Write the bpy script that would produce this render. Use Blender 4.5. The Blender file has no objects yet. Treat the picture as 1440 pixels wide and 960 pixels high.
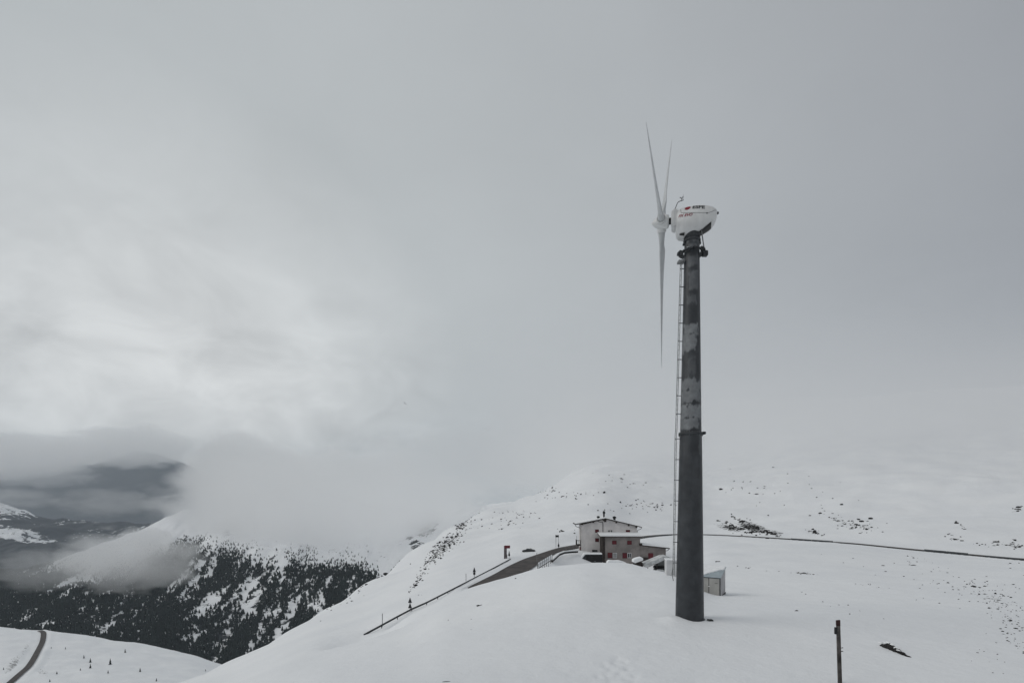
import bpy, math, random
import numpy as np
from mathutils import Vector, Matrix

random.seed(7)
rng = np.random.default_rng(11)
scn = bpy.context.scene
C = scn.collection

# ------------------------------------------------------------------ camera
F = 700.0      # focal length in pixels of the 1440 px wide picture
H = 700.0      # picture row of the horizon
cam_d = bpy.data.cameras.new('camera')
cam_d.sensor_width = 36.0
cam_d.lens = F / 1440 * 36.0
cam_d.shift_y = (H - 480.0) / 1440.0
cam_d.clip_start = 0.1
cam_d.clip_end = 60000
cam = bpy.data.objects.new('camera', cam_d)
cam.location = (0, 0, 0)
cam.rotation_euler = (math.radians(90), 0, 0)
C.objects.link(cam)
scn.camera = cam

# ------------------------------------------------------------------ light
SUN_EL, SUN_AZ = math.radians(38), math.radians(-96)     # azimuth from +Y towards +X
world = bpy.data.worlds.new('World')
scn.world = world
world.use_nodes = True
scn.view_settings.view_transform = 'Standard'
scn.view_settings.look = 'None'
scn.view_settings.exposure = 0.07
scn.view_settings.gamma = 1.0


class NT:
    def __init__(s, tree):
        s.t = tree
        s.n = tree.nodes
        s.l = tree.links

    def node(s, kind, **kw):
        n = s.n.new(kind)
        for k, v in kw.items():
            setattr(n, k, v)
        return n

    def put(s, sock, v):
        if isinstance(v, bpy.types.NodeSocket):
            s.l.new(v, sock)
        elif v is not None:
            sock.default_value = v

    def math(s, op, a, b=None, c=None, clamp=False):
        n = s.node('ShaderNodeMath', operation=op, use_clamp=clamp)
        s.put(n.inputs[0], a)
        if b is not None:
            s.put(n.inputs[1], b)
        if c is not None:
            s.put(n.inputs[2], c)
        return n.outputs[0]

    def vmath(s, op, a, b=None):
        n = s.node('ShaderNodeVectorMath', operation=op)
        s.put(n.inputs[0], a)
        if b is not None:
            s.put(n.inputs[1], b)
        return n.outputs['Value'] if op in ('DOT_PRODUCT', 'LENGTH') else n.outputs[0]

    def noise(s, vec, scale, detail=4, rough=.55, dist=0.0):
        n = s.node('ShaderNodeTexNoise')
        s.put(n.inputs['Vector'], vec)
        n.inputs['Scale'].default_value = scale
        n.inputs['Detail'].default_value = detail
        n.inputs['Roughness'].default_value = rough
        n.inputs['Distortion'].default_value = dist
        return n.outputs[0]

    def smap(s, v, a, b, c=0.0, d=1.0, kind='SMOOTHSTEP'):
        n = s.node('ShaderNodeMapRange', interpolation_type=kind)
        s.put(n.inputs[0], v)
        for i, q in zip((1, 2, 3, 4), (a, b, c, d)):
            n.inputs[i].default_value = q
        return n.outputs[0]

    def ramp(s, v, stops):
        n = s.node('ShaderNodeValToRGB')
        s.put(n.inputs[0], v)
        e = n.color_ramp.elements
        while len(e) < len(stops):
            e.new(0.5)
        for el, (p, c) in zip(e, stops):
            el.position = p
            el.color = (*c, 1)
        return n.outputs[0]

    def mix(s, f, a, b):
        n = s.node('ShaderNodeMix', data_type='RGBA')
        s.put(n.inputs[0], f)
        s.put(n.inputs[6], a)
        s.put(n.inputs[7], b)
        return n.outputs[2]


def build_world():
    w = NT(world.node_tree)
    w.n.clear()
    out = w.node('ShaderNodeOutputWorld')
    bg = w.node('ShaderNodeBackground')
    bg.inputs[1].default_value = 0.1
    w.l.new(bg.outputs[0], out.inputs[0])
    sky = w.node('ShaderNodeTexSky', sky_type='NISHITA')
    sky.sun_disc = False
    sky.sun_elevation = SUN_EL
    sky.sun_rotation = SUN_AZ
    tc = w.node('ShaderNodeTexCoord')
    d = tc.outputs['Generated']
    g = Vector((-0.7, 1.0, 0.12)).normalized()
    glow = w.vmath('DOT_PRODUCT', d, tuple(g))
    # overcast layer: brighter towards the veiled sun side, greyer away from it
    col = w.ramp(glow, [(0.0, (.38, .388, .40)), (.18, (.318, .332, .352)), (.54, (.41, .43, .445)), (.86, (.468, .494, .502)),
                        (.94, (.56, .58, .582)), (.99, (.66, .672, .668))])
    # cloud texture, stretched flat towards the horizon
    sep = w.node('ShaderNodeSeparateXYZ')
    w.put(sep.inputs[0], d)
    comb = w.node('ShaderNodeCombineXYZ')
    w.put(comb.inputs[0], sep.outputs[0])
    w.put(comb.inputs[1], sep.outputs[1])
    w.put(comb.inputs[2], w.math('MULTIPLY', sep.outputs[2], 1.7))
    n1 = w.noise(comb.outputs[0], 2.2, 5, .5, .3)
    n2 = w.noise(comb.outputs[0], 7.0, 6, .55, .5)
    low = w.smap(sep.outputs[2], 0.05, 0.5, 1.0, 0.25)
    side = w.smap(glow, .82, .99, .12, 1.0)
    a1 = w.math('MULTIPLY', w.math('SUBTRACT', n1, .5), 0.20)
    a2 = w.math('MULTIPLY', w.math('MULTIPLY', w.math('SUBTRACT', n2, .5), 1.15), w.math('MULTIPLY', low, side))
    k = w.math('ADD', w.math('ADD', a1, a2), 1.0)
    kk = w.math('MULTIPLY', k, 10.0)
    mul = w.node('ShaderNodeVectorMath', operation='SCALE')
    w.put(mul.inputs[0], col)
    w.put(mul.inputs[3], kk)
    w.put(bg.inputs[0], w.mix(.96, sky.outputs[0], mul.outputs[0]))


build_world()
sun_d = bpy.data.lights.new('sun', 'SUN')
sun_d.energy = 0.95
sun_d.angle = math.radians(45)
sun_d.color = (1.0, .96, .9)
sun = bpy.data.objects.new('sun', sun_d)
sd = Vector((math.sin(SUN_AZ) * math.cos(SUN_EL), math.cos(SUN_AZ) * math.cos(SUN_EL), math.sin(SUN_EL)))
sun.rotation_euler = sd.to_track_quat('Z', 'Y').to_euler()
C.objects.link(sun)
scn.cycles.volume_bounces = 24
scn.cycles.max_bounces = 26
scn.cycles.volume_step_rate = 0.5
scn.cycles.volume_max_steps = 256


# ------------------------------------------------------------------ helpers
def mat(name, col, rough=.8, metal=0.0, var=.12, scale=3.0, bump=0.0, dark=None, spec=.3):
    m = bpy.data.materials.new(name)
    m.use_nodes = True
    w = NT(m.node_tree)
    b = w.n['Principled BSDF']
    tc = w.node('ShaderNodeTexCoord').outputs['Object']
    n = w.noise(tc, scale, 5, .6)
    c2 = dark if dark else tuple(q * (1 - 2.2 * var) for q in col)
    c1 = tuple(min(1, q * (1 + var)) for q in col)
    w.put(b.inputs['Base Color'], w.mix(w.smap(n, .3, .7), (*c2, 1), (*c1, 1)))
    b.inputs['Roughness'].default_value = rough
    b.inputs['Metallic'].default_value = metal
    b.inputs['Specular IOR Level'].default_value = spec
    if bump:
        bn = w.node('ShaderNodeBump')
        bn.inputs['Strength'].default_value = bump
        bn.inputs['Distance'].default_value = .05
        w.put(bn.inputs['Height'], w.noise(tc, scale * 4, 5, .6))
        w.put(b.inputs['Normal'], bn.outputs[0])
    return m


def snow_mat(name, base=(.82, .84, .855), speckle=0.0, rock=(.05, .05, .05), nscale=.5, bump_scale=.45, bump=.5, bdist=.4):
    """snow, with dark rock or scrub showing through where the attribute 'rocky' is high"""
    m = bpy.data.materials.new(name)
    m.use_nodes = True
    w = NT(m.node_tree)
    b = w.n['Principled BSDF']
    tc = w.node('ShaderNodeTexCoord').outputs['Object']
    at = w.node('ShaderNodeAttribute', attribute_name='rocky').outputs['Fac']
    n = w.noise(tc, nscale, 9, .68)
    big = w.noise(tc, nscale * .08, 3, .5)
    snow = w.mix(w.smap(big, .3, .7), (base[0] * .94, base[1] * .945, base[2] * .955, 1), (*base, 1))
    f = w.math('SUBTRACT', n, w.math('SUBTRACT', .80, w.math('MULTIPLY', at, .42)))
    f = w.smap(f, .0, .05)
    f = w.math('MULTIPLY', f, w.smap(at, .02, .10))
    rk = w.mix(w.noise(tc, nscale * 3, 4), (*rock, 1), (*(q * 1.9 for q in rock), 1))
    w.put(b.inputs['Base Color'], w.mix(f, snow, rk))
    b.inputs['Roughness'].default_value = .75
    b.inputs['Specular IOR Level'].default_value = .2
    bn = w.node('ShaderNodeBump')
    bn.inputs['Strength'].default_value = bump
    bn.inputs['Distance'].default_value = bdist
    w.put(bn.inputs['Height'], w.noise(tc, bump_scale, 8, .62))
    w.put(b.inputs['Normal'], bn.outputs[0])
    return m


M = dict(
    snow=snow_mat('snow'),
    far_snow=snow_mat('far_snow', rock=(.022, .026, .028), nscale=.035, bump_scale=.02, bump=.6, bdist=6),
    wall_snow=snow_mat('wall_snow', rock=(.022, .026, .030), nscale=.016, bump_scale=.008, bump=.6, bdist=30),
    cap=mat('snow_cap', (.82, .84, .855), .8, var=.03, bump=.3),
    asphalt=mat('asphalt', (.075, .066, .062), .85, var=.22, scale=.35, bump=.2, dark=(.040, .037, .037)),
    rock=mat('rock', (.028, .027, .027), .9, var=.3, scale=2, bump=.5),
    fir=mat('fir', (.024, .034, .031), .9, var=.3, scale=.2),
    bark=mat('bark', (.06, .045, .035), .9, var=.2),
    steel_dark=mat('steel_dark', (.045, .05, .055), .6, var=.2, scale=2),
    galv=mat('galvanised', (.22, .23, .235), .5, .3, var=.2, scale=4),
    white=mat('white_shell', (.62, .63, .63), .4, var=.06, scale=1.5, spec=.5, bump=.05),
    blade=mat('blade', (.50, .52, .53), .45, var=.06, scale=1.2, spec=.4),
    black=mat('black', (.012, .013, .014), .5, var=.2),
    red=mat('red_paint', (.115, .016, .023), .6, var=.15),
    logo_red=mat('logo_red', (.24, .018, .035), .6, var=.12),
    darkred=mat('dark_red', (.15, .025, .035), .7, var=.2),
    letter=mat('letter_black', (.025, .028, .032), .6, var=.05),
    plaster=mat('white_plaster', (.70, .675, .665), .9, var=.06, scale=.35, bump=.2, dark=(.58, .565, .56)),
    render=mat('brown_render', (.235, .215, .205), .9, var=.1, scale=.4, bump=.2, dark=(.17, .158, .152)),
    base=mat('concrete', (.24, .25, .25), .9, var=.15, scale=.8, bump=.2),
    wood_dark=mat('dark_wood', (.045, .036, .032), .8, var=.3, scale=2),
    wood_grey=mat('weathered_wood', (.10, .092, .088), .9, var=.35, scale=1.6, bump=.5),
    wood_tip=mat('reddish_wood', (.05, .024, .023), .9, var=.3, scale=3, bump=.3),
    glass=mat('window_glass', (.03, .035, .04), .15, var=.1, spec=.6),
    panel=mat('shed_panel', (.36, .36, .345), .7, var=.07, scale=.9, bump=.1),
    panel_side=mat('shed_side', (.42, .42, .43), .7, var=.08, scale=1),
    blue_sheet=mat('bluish_sheet', (.32, .38, .41), .45, var=.06, scale=1),
    box_white=mat('container_white', (.62, .63, .64), .6, var=.07, scale=1),
    car=mat('car_black', (.015, .016, .018), .35, var=.1, spec=.6),
    tarp=mat('snowy_tarp', (.52, .54, .545), .85, var=.16, scale=1.2, bump=.4),
    sign=mat('sign_back', (.035, .037, .04), .6, var=.1),
    pillar=mat('pillar_paint', (.13, .115, .12), .7, var=.15, scale=2),
)


def tag(o, label=None, cat=None, group=None, kind=None):
    if label:
        o['label'] = label
    if cat:
        o['category'] = cat
    if group:
        o['group'] = group
    if kind:
        o['kind'] = kind
    return o


def empty(name, loc, rz=0.0, label=None, cat=None, group=None):
    o = bpy.data.objects.new(name, None)
    o.empty_display_size = .2
    o.location = loc
    o.rotation_euler = (0, 0, rz)
    C.objects.link(o)
    return tag(o, label, cat, group)


class MB:
    def __init__(s):
        s.v = []
        s.f = []

    def add(s, vs, fs):
        k = len(s.v)
        s.v += [tuple(v) for v in vs]
        s.f += [tuple(i + k for i in f) for f in fs]
        return s

    def box(s, a, b, ch=0.0):
        x0, y0, z0 = a
        x1, y1, z1 = b
        return s.add([(x0, y0, z0), (x1, y0, z0), (x1, y1, z0), (x0, y1, z0), (x0, y0, z1), (x1, y0, z1), (x1, y1, z1), (x0, y1, z1)],
                     [(0, 3, 2, 1), (4, 5, 6, 7), (0, 1, 5, 4), (1, 2, 6, 5), (2, 3, 7, 6), (3, 0, 4, 7)])

    def prism(s, pts, y0, y1):
        """outline pts (x, z) extruded from y0 to y1"""
        n = len(pts)
        vs = [(x, y0, z) for x, z in pts] + [(x, y1, z) for x, z in pts]
        fs = [tuple(range(n)), tuple(range(2 * n - 1, n - 1, -1))]
        fs += [(i, i + n, (i + 1) % n + n, (i + 1) % n) for i in range(n)]
        return s.add(vs, fs)

    def tube(s, pts, r, n=8, caps=True):
        pts = [Vector(p) for p in pts]
        rs = [float(q) for q in r] if isinstance(r, (list, tuple)) else [float(r)] * len(pts)
        vs, fs = [], []
        for i, p in enumerate(pts):
            t = (pts[min(i + 1, len(pts) - 1)] - pts[max(i - 1, 0)]).normalized()
            a = t.cross(Vector((0, 0, 1))).normalized() if abs(t.z) < .99 else t.cross(Vector((0, 1, 0))).normalized()
            b = t.cross(a)
            for j in range(n):
                q = 2 * math.pi * j / n
                vs.append(p + rs[i] * (math.cos(q) * a + math.sin(q) * b))
        for i in range(len(pts) - 1):
            for j in range(n):
                fs.append((i * n + j, i * n + (j + 1) % n, (i + 1) * n + (j + 1) % n, (i + 1) * n + j))
        if caps:
            fs.append(tuple(range(n - 1, -1, -1)))
            fs.append(tuple((len(pts) - 1) * n + j for j in range(n)))
        return s.add(vs, fs)

    def xform(s, mtx):
        s.v = [tuple(mtx @ Vector(v)) for v in s.v]
        return s

    def build(s, name, m, parent=None, smooth=False, bevel=0.0):
        me = bpy.data.meshes.new(name)
        me.from_pydata(s.v, [], s.f)
        me.validate()
        import bmesh
        bm = bmesh.new()
        bm.from_mesh(me)
        bmesh.ops.recalc_face_normals(bm, faces=bm.faces)
        bm.to_mesh(me)
        bm.free()
        me.materials.append(m)
        if smooth:
            me.polygons.foreach_set('use_smooth', [True] * len(me.polygons))
        o = bpy.data.objects.new(name, me)
        C.objects.link(o)
        if parent:
            o.parent = parent
        if bevel:
            md = o.modifiers.new('bevel', 'BEVEL')
            md.width = bevel
            md.segments = 2
            md.limit_method = 'ANGLE'
        return o


def mesh_np(name, V, Fq, m, smooth=True, attr=None):
    me = bpy.data.meshes.new(name)
    V = np.asarray(V, np.float32)
    Fq = np.asarray(Fq, np.int32)
    k = Fq.shape[1]
    me.vertices.add(len(V))
    me.vertices.foreach_set('co', V.ravel())
    me.loops.add(Fq.size)
    me.loops.foreach_set('vertex_index', Fq.ravel())
    me.polygons.add(len(Fq))
    me.polygons.foreach_set('loop_start', np.arange(0, Fq.size, k, dtype=np.int32))
    me.polygons.foreach_set('use_smooth', np.full(len(Fq), smooth))
    me.update(calc_edges=True)
    me.materials.append(m)
    if attr is not None:
        for nm, a in attr.items():
            at = me.attributes.new(nm, 'FLOAT', 'POINT')
            at.data.foreach_set('value', np.asarray(a, np.float32).ravel())
    o = bpy.data.objects.new(name, me)
    C.objects.link(o)
    return o


def copy_tree(o, parent=None):
    c = o.copy()
    C.objects.link(c)
    if parent:
        c.parent = parent
    for ch in list(o.children):
        copy_tree(ch, c)
    return c


# value noise in numpy
def _hash(ix, iy, s):
    h = (ix.astype(np.int64) * 374761393 + iy.astype(np.int64) * 668265263 + s * 982451653) & 0xffffffff
    h = ((h ^ (h >> 13)) * 1274126177) & 0xffffffff
    return ((h ^ (h >> 16)) & 0xffffff) / float(0xffffff)


def vnoise(x, y, s=0):
    ix, iy = np.floor(x), np.floor(y)
    fx, fy = x - ix, y - iy
    fx = fx * fx * fx * (fx * (fx * 6 - 15) + 10)
    fy = fy * fy * fy * (fy * (fy * 6 - 15) + 10)
    a, b = _hash(ix, iy, s), _hash(ix + 1, iy, s)
    c, d = _hash(ix, iy + 1, s), _hash(ix + 1, iy + 1, s)
    return (a + (b - a) * fx) + ((c + (d - c) * fx) - (a + (b - a) * fx)) * fy - .5


def fbm(x, y, octs=5, s=0, g=.5):
    t, a = 0, 1.0
    for i in range(octs):
        t = t + a * vnoise(x, y, s + i)
        x, y, a = x * 2.03 + 5.1, y * 2.03 - 3.7, a * g
    return t


def gblur(A, sig, ax):
    if sig <= 0:
        return A
    r = int(3 * sig) + 1
    k = np.exp(-.5 * (np.arange(-r, r + 1) / sig) ** 2)
    k /= k.sum()
    P = np.pad(A, [(r, r) if i == ax else (0, 0) for i in range(2)], mode='edge')
    out = np.zeros_like(A)
    for i, w in enumerate(k):
        sl = [slice(None)] * 2
        sl[ax] = slice(i, i + A.shape[ax])
        out += w * P[tuple(sl)]
    return out


# ------------------------------------------------------------------ terrain
class Sheet:
    """A height field on rays of bearing (column u) and depth y.  Each table row lists, for one bearing,
    depth in metres and the slope angle below the horizon at that depth."""

    def __init__(s, table, cols, deps, sig_c=4, sig_d=3, pre=None):
        s.u = np.asarray(cols, float)
        s.D = np.asarray(deps, float)
        keys = sorted(table)
        lD = np.log(s.D)
        raw = []
        for k in keys:
            a = np.array(table[k], float)
            raw.append(np.interp(lD, np.log(a[:, 0]), a[:, 1]))
        raw = np.array(raw)                                   # columns x depth
        G = np.empty((len(s.u), len(s.D)))
        kk = np.array(keys, float)
        for j in range(len(s.D)):
            G[:, j] = np.interp(s.u, kk, raw[:, j])
        G = gblur(gblur(G, sig_c, 0), sig_d, 1)
        s.Z = (H - G) / F * s.D[None, :]
        s.X = (s.u[:, None] - 720) / F * s.D[None, :]
        s.Y = np.repeat(s.D[None, :], len(s.u), 0)

    def z(s, x, y):
        x, y = np.asarray(x, float), np.asarray(y, float)
        u = 720 + F * x / y
        fu = np.interp(u, s.u, np.arange(len(s.u)))
        fd = np.interp(y, s.D, np.arange(len(s.D)))
        i = np.clip(fu.astype(int), 0, len(s.u) - 2)
        j = np.clip(fd.astype(int), 0, len(s.D) - 2)
        a, b = fu - i, fd - j
        Z = s.Z
        return (Z[i, j] * (1 - a) + Z[i + 1, j] * a) * (1 - b) + (Z[i, j + 1] * (1 - a) + Z[i + 1, j + 1] * a) * b

    def hit(s, u, v, d0=10, d1=1e9):
        """the ground point seen in direction (u, v)"""
        D = s.D[(s.D >= d0) & (s.D <= d1)]
        x = (u - 720) / F * D
        row = H - s.z(x, D) / D * F
        below = row <= v
        if not below.any():
            j = int(np.argmin(row))
        else:
            j = int(np.argmax(below))
            if j > 0:
                t = (row[j - 1] - v) / max(1e-6, row[j - 1] - row[j])
                d = D[j - 1] + t * (D[j] - D[j - 1])
                return (float((u - 720) / F * d), float(d), float(s.z((u - 720) / F * d, d)))
        d = float(D[j])
        return ((u - 720) / F * d, d, float(s.z((u - 720) / F * d, d)))

    def mesh(s, name, m, rocky=None):
        nu, nd = s.Z.shape
        V = np.stack([s.X, s.Y, s.Z], -1).reshape(-1, 3)
        i = np.arange(nu - 1)[:, None] * nd + np.arange(nd - 1)[None, :]
        i = i.ravel()
        Q = np.stack([i, i + nd, i + nd + 1, i + 1], -1)
        return mesh_np(name, V, Q, m, True, {'rocky': (rocky if rocky is not None else np.zeros((nu, nd)))})


A_T = {
    -900: [(2, 2600), (10, 1300), (30, 1060), (60, 1050), (100, 1040), (200, 1120), (600, 1400), (1500, 1400)],
    0: [(2, 3000), (10, 1260), (30, 1040), (60, 1020), (100, 1005), (200, 1090), (600, 1300), (1500, 1300)],
    200: [(2, 3000), (10, 1200), (30, 1020), (60, 990), (110, 973), (200, 1060), (500, 1250), (1500, 1300)],
    310: [(2, 3000), (10, 1180), (30, 1003), (45, 972), (65, 958), (90, 947), (120, 938), (135, 934), (230, 1010), (500, 1200), (1500, 1300)],
    400: [(2, 3000), (10, 1170), (19, 1010), (30, 968), (45, 938), (65, 922), (90, 909), (130, 897), (165, 888), (280, 960), (550, 1150), (1500, 1300)],
    450: [(2, 3000), (10, 1160), (19, 985), (30, 948), (45, 928), (57, 913), (72, 902), (90, 893), (140, 872), (195, 857), (320, 910), (600, 1100), (1500, 1300)],
    512: [(2, 3000), (10, 1155), (19, 968), (30, 938), (42, 914), (56, 896), (61, 935), (66, 917), (75, 893), (82, 889), (140, 855), (200, 835), (245, 817), (400, 880), (700, 1050), (1500, 1250)],
    576: [(2, 3000), (10, 1150), (19, 962), (30, 923), (45, 894), (57, 877), (69, 861), (76, 884), (88, 858), (96, 852), (180, 815), (260, 793), (320, 777), (520, 830), (800, 980), (1500, 1200)],
    620: [(2, 3000), (10, 1150), (19, 960), (30, 906), (45, 872), (60, 851), (74, 839), (84, 858), (98, 838), (106, 833), (200, 790), (330, 757), (430, 745), (700, 790), (1000, 900), (1500, 1100)],
    665: [(2, 3000), (10, 1150), (19, 959), (30, 896), (45, 862), (60, 839), (77, 822), (88, 842), (103, 823), (115, 813), (128, 807), (220, 773), (350, 745), (470, 728), (540, 722), (800, 760), (1500, 1000)],
    690: [(2, 3000), (10, 1150), (19, 958), (30, 891), (45, 855), (60, 831), (76, 815), (90, 838), (110, 815), (127, 801), (137, 797), (220, 768), (350, 738), (480, 718), (560, 711), (850, 745), (1500, 900)],
    720: [(2, 3000), (10, 1150), (19, 958), (30, 886), (45, 849), (60, 822), (74, 808), (93, 830), (115, 809.6), (150, 783), (160, 779), (250, 748), (400, 727), (580, 709), (650, 702.5), (950, 730), (1500, 800)],
    760: [(2, 3000), (10, 1150), (19, 957), (30, 881), (45, 838), (60, 806), (71, 795), (95, 812), (120, 805), (140, 789), (170, 774), (180, 769), (260, 740), (400, 716), (600, 697), (700, 692.5), (1000, 712), (1500, 740)],
    820: [(2, 3000), (10, 1150), (19, 957), (30, 875), (45, 822), (57, 799), (66, 790), (80, 803), (120, 808), (150, 799), (163, 794), (186, 766), (250, 734), (380, 699), (600, 664), (800, 651), (1100, 668), (1500, 680)],
    850: [(2, 3000), (10, 1150), (19, 957), (30, 872), (45, 823), (57, 799), (64, 788), (80, 810), (120, 810), (150, 803), (163, 795), (186, 766), (250, 733), (380, 693), (600, 656), (820, 646), (1500, 650)],
    880: [(2, 3000), (10, 1150), (19, 957), (30, 870), (45, 825), (55, 800), (62, 789), (78, 808), (95, 812), (150, 803), (163, 795), (186, 768), (245, 752), (380, 700), (600, 655), (850, 640), (1500, 620)],
    915: [(2, 3000), (10, 1150), (19, 957), (30, 869), (45, 824), (51, 810), (57, 797), (75, 808), (92, 808), (150, 803), (165, 792), (190, 770), (244, 753), (380, 702), (600, 655), (900, 630), (1500, 590)],
    950: [(2, 3000), (10, 1150), (19, 957), (30, 868), (42, 832), (53, 805.5), (70, 822), (92, 808), (140, 800), (165, 788), (200, 768), (246, 750.5), (380, 705), (600, 660), (900, 622), (1500, 570)],
    1000: [(2, 3000), (10, 1150), (19, 957), (30, 868), (47, 840), (54, 834), (75, 816), (120, 789), (180, 764), (246, 751), (260, 748), (350, 716), (500, 678), (750, 640), (1100, 600), (1500, 560)],
    1100: [(2, 3000), (10, 1150), (19, 957), (30, 869), (48, 841), (75, 813), (120, 787), (170, 767), (222, 756.5), (235, 753), (320, 716), (460, 668), (750, 605), (1100, 575), (1500, 560)],
    1200: [(2, 3000), (10, 1150), (19, 958), (30, 869), (48, 841), (75, 812), (120, 788), (160, 771), (198, 763), (210, 759), (300, 715), (450, 655), (750, 585), (1500, 560)],
    1280: [(2, 3000), (10, 1150), (19, 959), (30, 869), (48, 841), (75, 814), (120, 792), (150, 779), (175, 771), (188, 766), (280, 717), (430, 655), (720, 578), (1500, 550)],
    1440: [(2, 3000), (10, 1150), (19, 960), (30, 868), (48, 842), (75, 818), (105, 800), (146, 785), (156, 780), (260, 718), (400, 655), (700, 575), (1500, 540)],
    1700: [(2, 3000), (10, 1150), (19, 960), (30, 868), (48, 846), (75, 823), (100, 806), (128, 797), (138, 790), (230, 720), (360, 655), (700, 570), (1500, 540)],
    2400: [(2, 3000), (10, 1150), (19, 960), (30, 872), (48, 850), (75, 828), (110, 800), (230, 715), (360, 650), (700, 570), (1500, 540)],
}
cols = np.concatenate([np.arange(-900, -20, 30), np.arange(-20, 1461, 2.5), np.arange(1490, 2401, 30)])
deps = np.geomspace(2, 1500, 620)
A = Sheet(A_T, cols, deps, 5, 2.2)

ROAD_RAIL = [(470, 938, 62), (512, 893, 75), (576, 858, 88), (600, 847.5, 93), (640, 827, 104), (667, 813, 115), (690, 801, 127), (718, 786, 146)]


def P(u, v, D):
    return Vector(((u - 720) / F * D, D, (H - v) / F * D))


ROADZ = lambda v, D: (H - v) / F * D
# asphalt outline of the pass road: pairs (left edge, right edge) as (bearing, row, depth)
RZ = -17.9
LR = [((657, 104.5), (660, 101)), ((663, 107), (676, 100)),
      ((674, 111), (690, 104)), ((696, 120), (714, 112)), ((715, 133), (738, 118)), ((736, 147), (745, 126)), ((758, 160), (757, 138)),
      ((775, 172), (771, 151)), ((786, 180), (785, 166)), ((811, 192), (806, 176)), ((840, 205), (832, 187)), ((880, 222), (880, 206)),
      ((915, 240), (915, 232)), ((950, 249), (950, 244)), ((1000, 246), (1000, 242.5)), ((1050, 235), (1050, 231.5)), ((1111, 220), (1111, 216)), ((1200, 199), (1200, 195.5)),
      ((1281, 176), (1281, 172.8)), ((1360, 160), (1360, 157.2)), ((1440, 147), (1440, 144)), ((1600, 133), (1600, 128)), ((1900, 115), (1900, 110))]


def road_z(D, u):
    # the pass road climbs gently from the lower left and is level past the hut
    return float(np.interp(u, [498, 512, 576, 600, 667, 700, 760, 1900], [-20.9, -20.6, -19.95, -19.7, -18.7, -18.2, -17.9, -17.9]))


Lp = np.array([[(u - 720) / F * d, d, road_z(d, u)] for (u, d), _ in LR])
Rp = np.array([[(u - 720) / F * d, d, road_z(d, u)] for _, (u, d) in LR])


def resample(Pn, n):
    t = np.linspace(0, len(Pn) - 1, n)
    k = np.arange(len(Pn))
    Q = np.stack([np.interp(t, k, Pn[:, i]) for i in range(3)], -1)
    return np.stack([gblur(Q[:, i:i + 1], 5, 0)[:, 0] for i in range(3)], -1)


NR = 480
Lq, Rq = resample(Lp, NR), resample(Rp, NR)
W = 9
wob = np.clip((np.linspace(0, 1, NR) - .0) / .05, 0, 1) * np.clip((.40 - np.linspace(0, 1, NR)) / .05, 0, 1)
wn = fbm(np.linspace(0, 60, NR), np.zeros(NR), 4, 66, .6) * 3.2 * wob
Rq = Rq + (Rq - Lq) / (np.linalg.norm(Rq - Lq, axis=1)[:, None] + 1e-6) * wn[:, None] * np.array([1, 1, 0])
road_pts = np.stack([Lq + (Rq - Lq) * k / (W - 1) for k in range(W)], 1)      # NR x W x 3


def flatten(S, pts, inner, outer, drop):
    """bed the ground level into a road"""
    flat = pts.reshape(-1, 3)
    lo, hi = flat.min(0) - outer - 2, flat.max(0) + outer + 2
    m = (S.X > lo[0]) & (S.X < hi[0]) & (S.Y > lo[1]) & (S.Y < hi[1])
    idx = np.argwhere(m)
    X, Y = S.X[m], S.Y[m]
    best = np.full(len(X), 1e9)
    bz = np.zeros(len(X))
    st = 20000
    for k in range(0, len(X), st):
        d = (X[k:k + st, None] - flat[None, :, 0]) ** 2 + (Y[k:k + st, None] - flat[None, :, 1]) ** 2
        j = d.argmin(1)
        best[k:k + st] = np.sqrt(d[np.arange(len(j)), j])
        bz[k:k + st] = flat[j, 2]
    w = np.clip((best - inner) / (outer - inner), 0, 1)
    w = w * w * (3 - 2 * w)
    z = S.Z[m]
    S.Z[m] = z * w + (bz - drop * np.clip(1 - best / inner, 0, 1) ** .3 - .0) * (1 - w)
    return best, m


# wind-packed relief, larger further away
relief = .010 * fbm(A.X / 1.6, A.Y / 1.6, 3, 3) + .34 * fbm(A.X / 8, A.Y / 11, 4, 31) * np.clip(A.Y / 60, .25, 1)
far = np.clip((A.Y - 120) / 200, 0, 1)
relief += far * (3.2 * fbm(A.X / 45, A.Y / 45, 5, 17) + 8 * far * fbm(A.X / 160, A.Y / 160, 3, 57))
A.Z += relief
flatten(A, road_pts[170::3, ::2], 4.0, 17.0, .0)
best, msk = flatten(A, road_pts[::2, ::2], 1.6, 5.0, .22)


def blobs(S, items, extra=None, amp=1.5):
    """rock showing through: (bearing, row, radius along, radius across, angle, amount)"""
    R = np.zeros_like(S.Z)
    U = np.repeat(S.u[:, None], len(S.D), 1)
    V = H - S.Z / S.Y * F
    for (u, v, a, b, ang, k) in items:
        c, s_ = math.cos(math.radians(ang)), math.sin(math.radians(ang))
        du, dv = U - u, V - v
        p, q = (du * c + dv * s_) / a, (-du * s_ + dv * c) / b
        g = np.exp(-(p * p + q * q))
        if extra is not None:
            g = g * extra
        R = np.maximum(R, g * k)
    return R * amp


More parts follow.
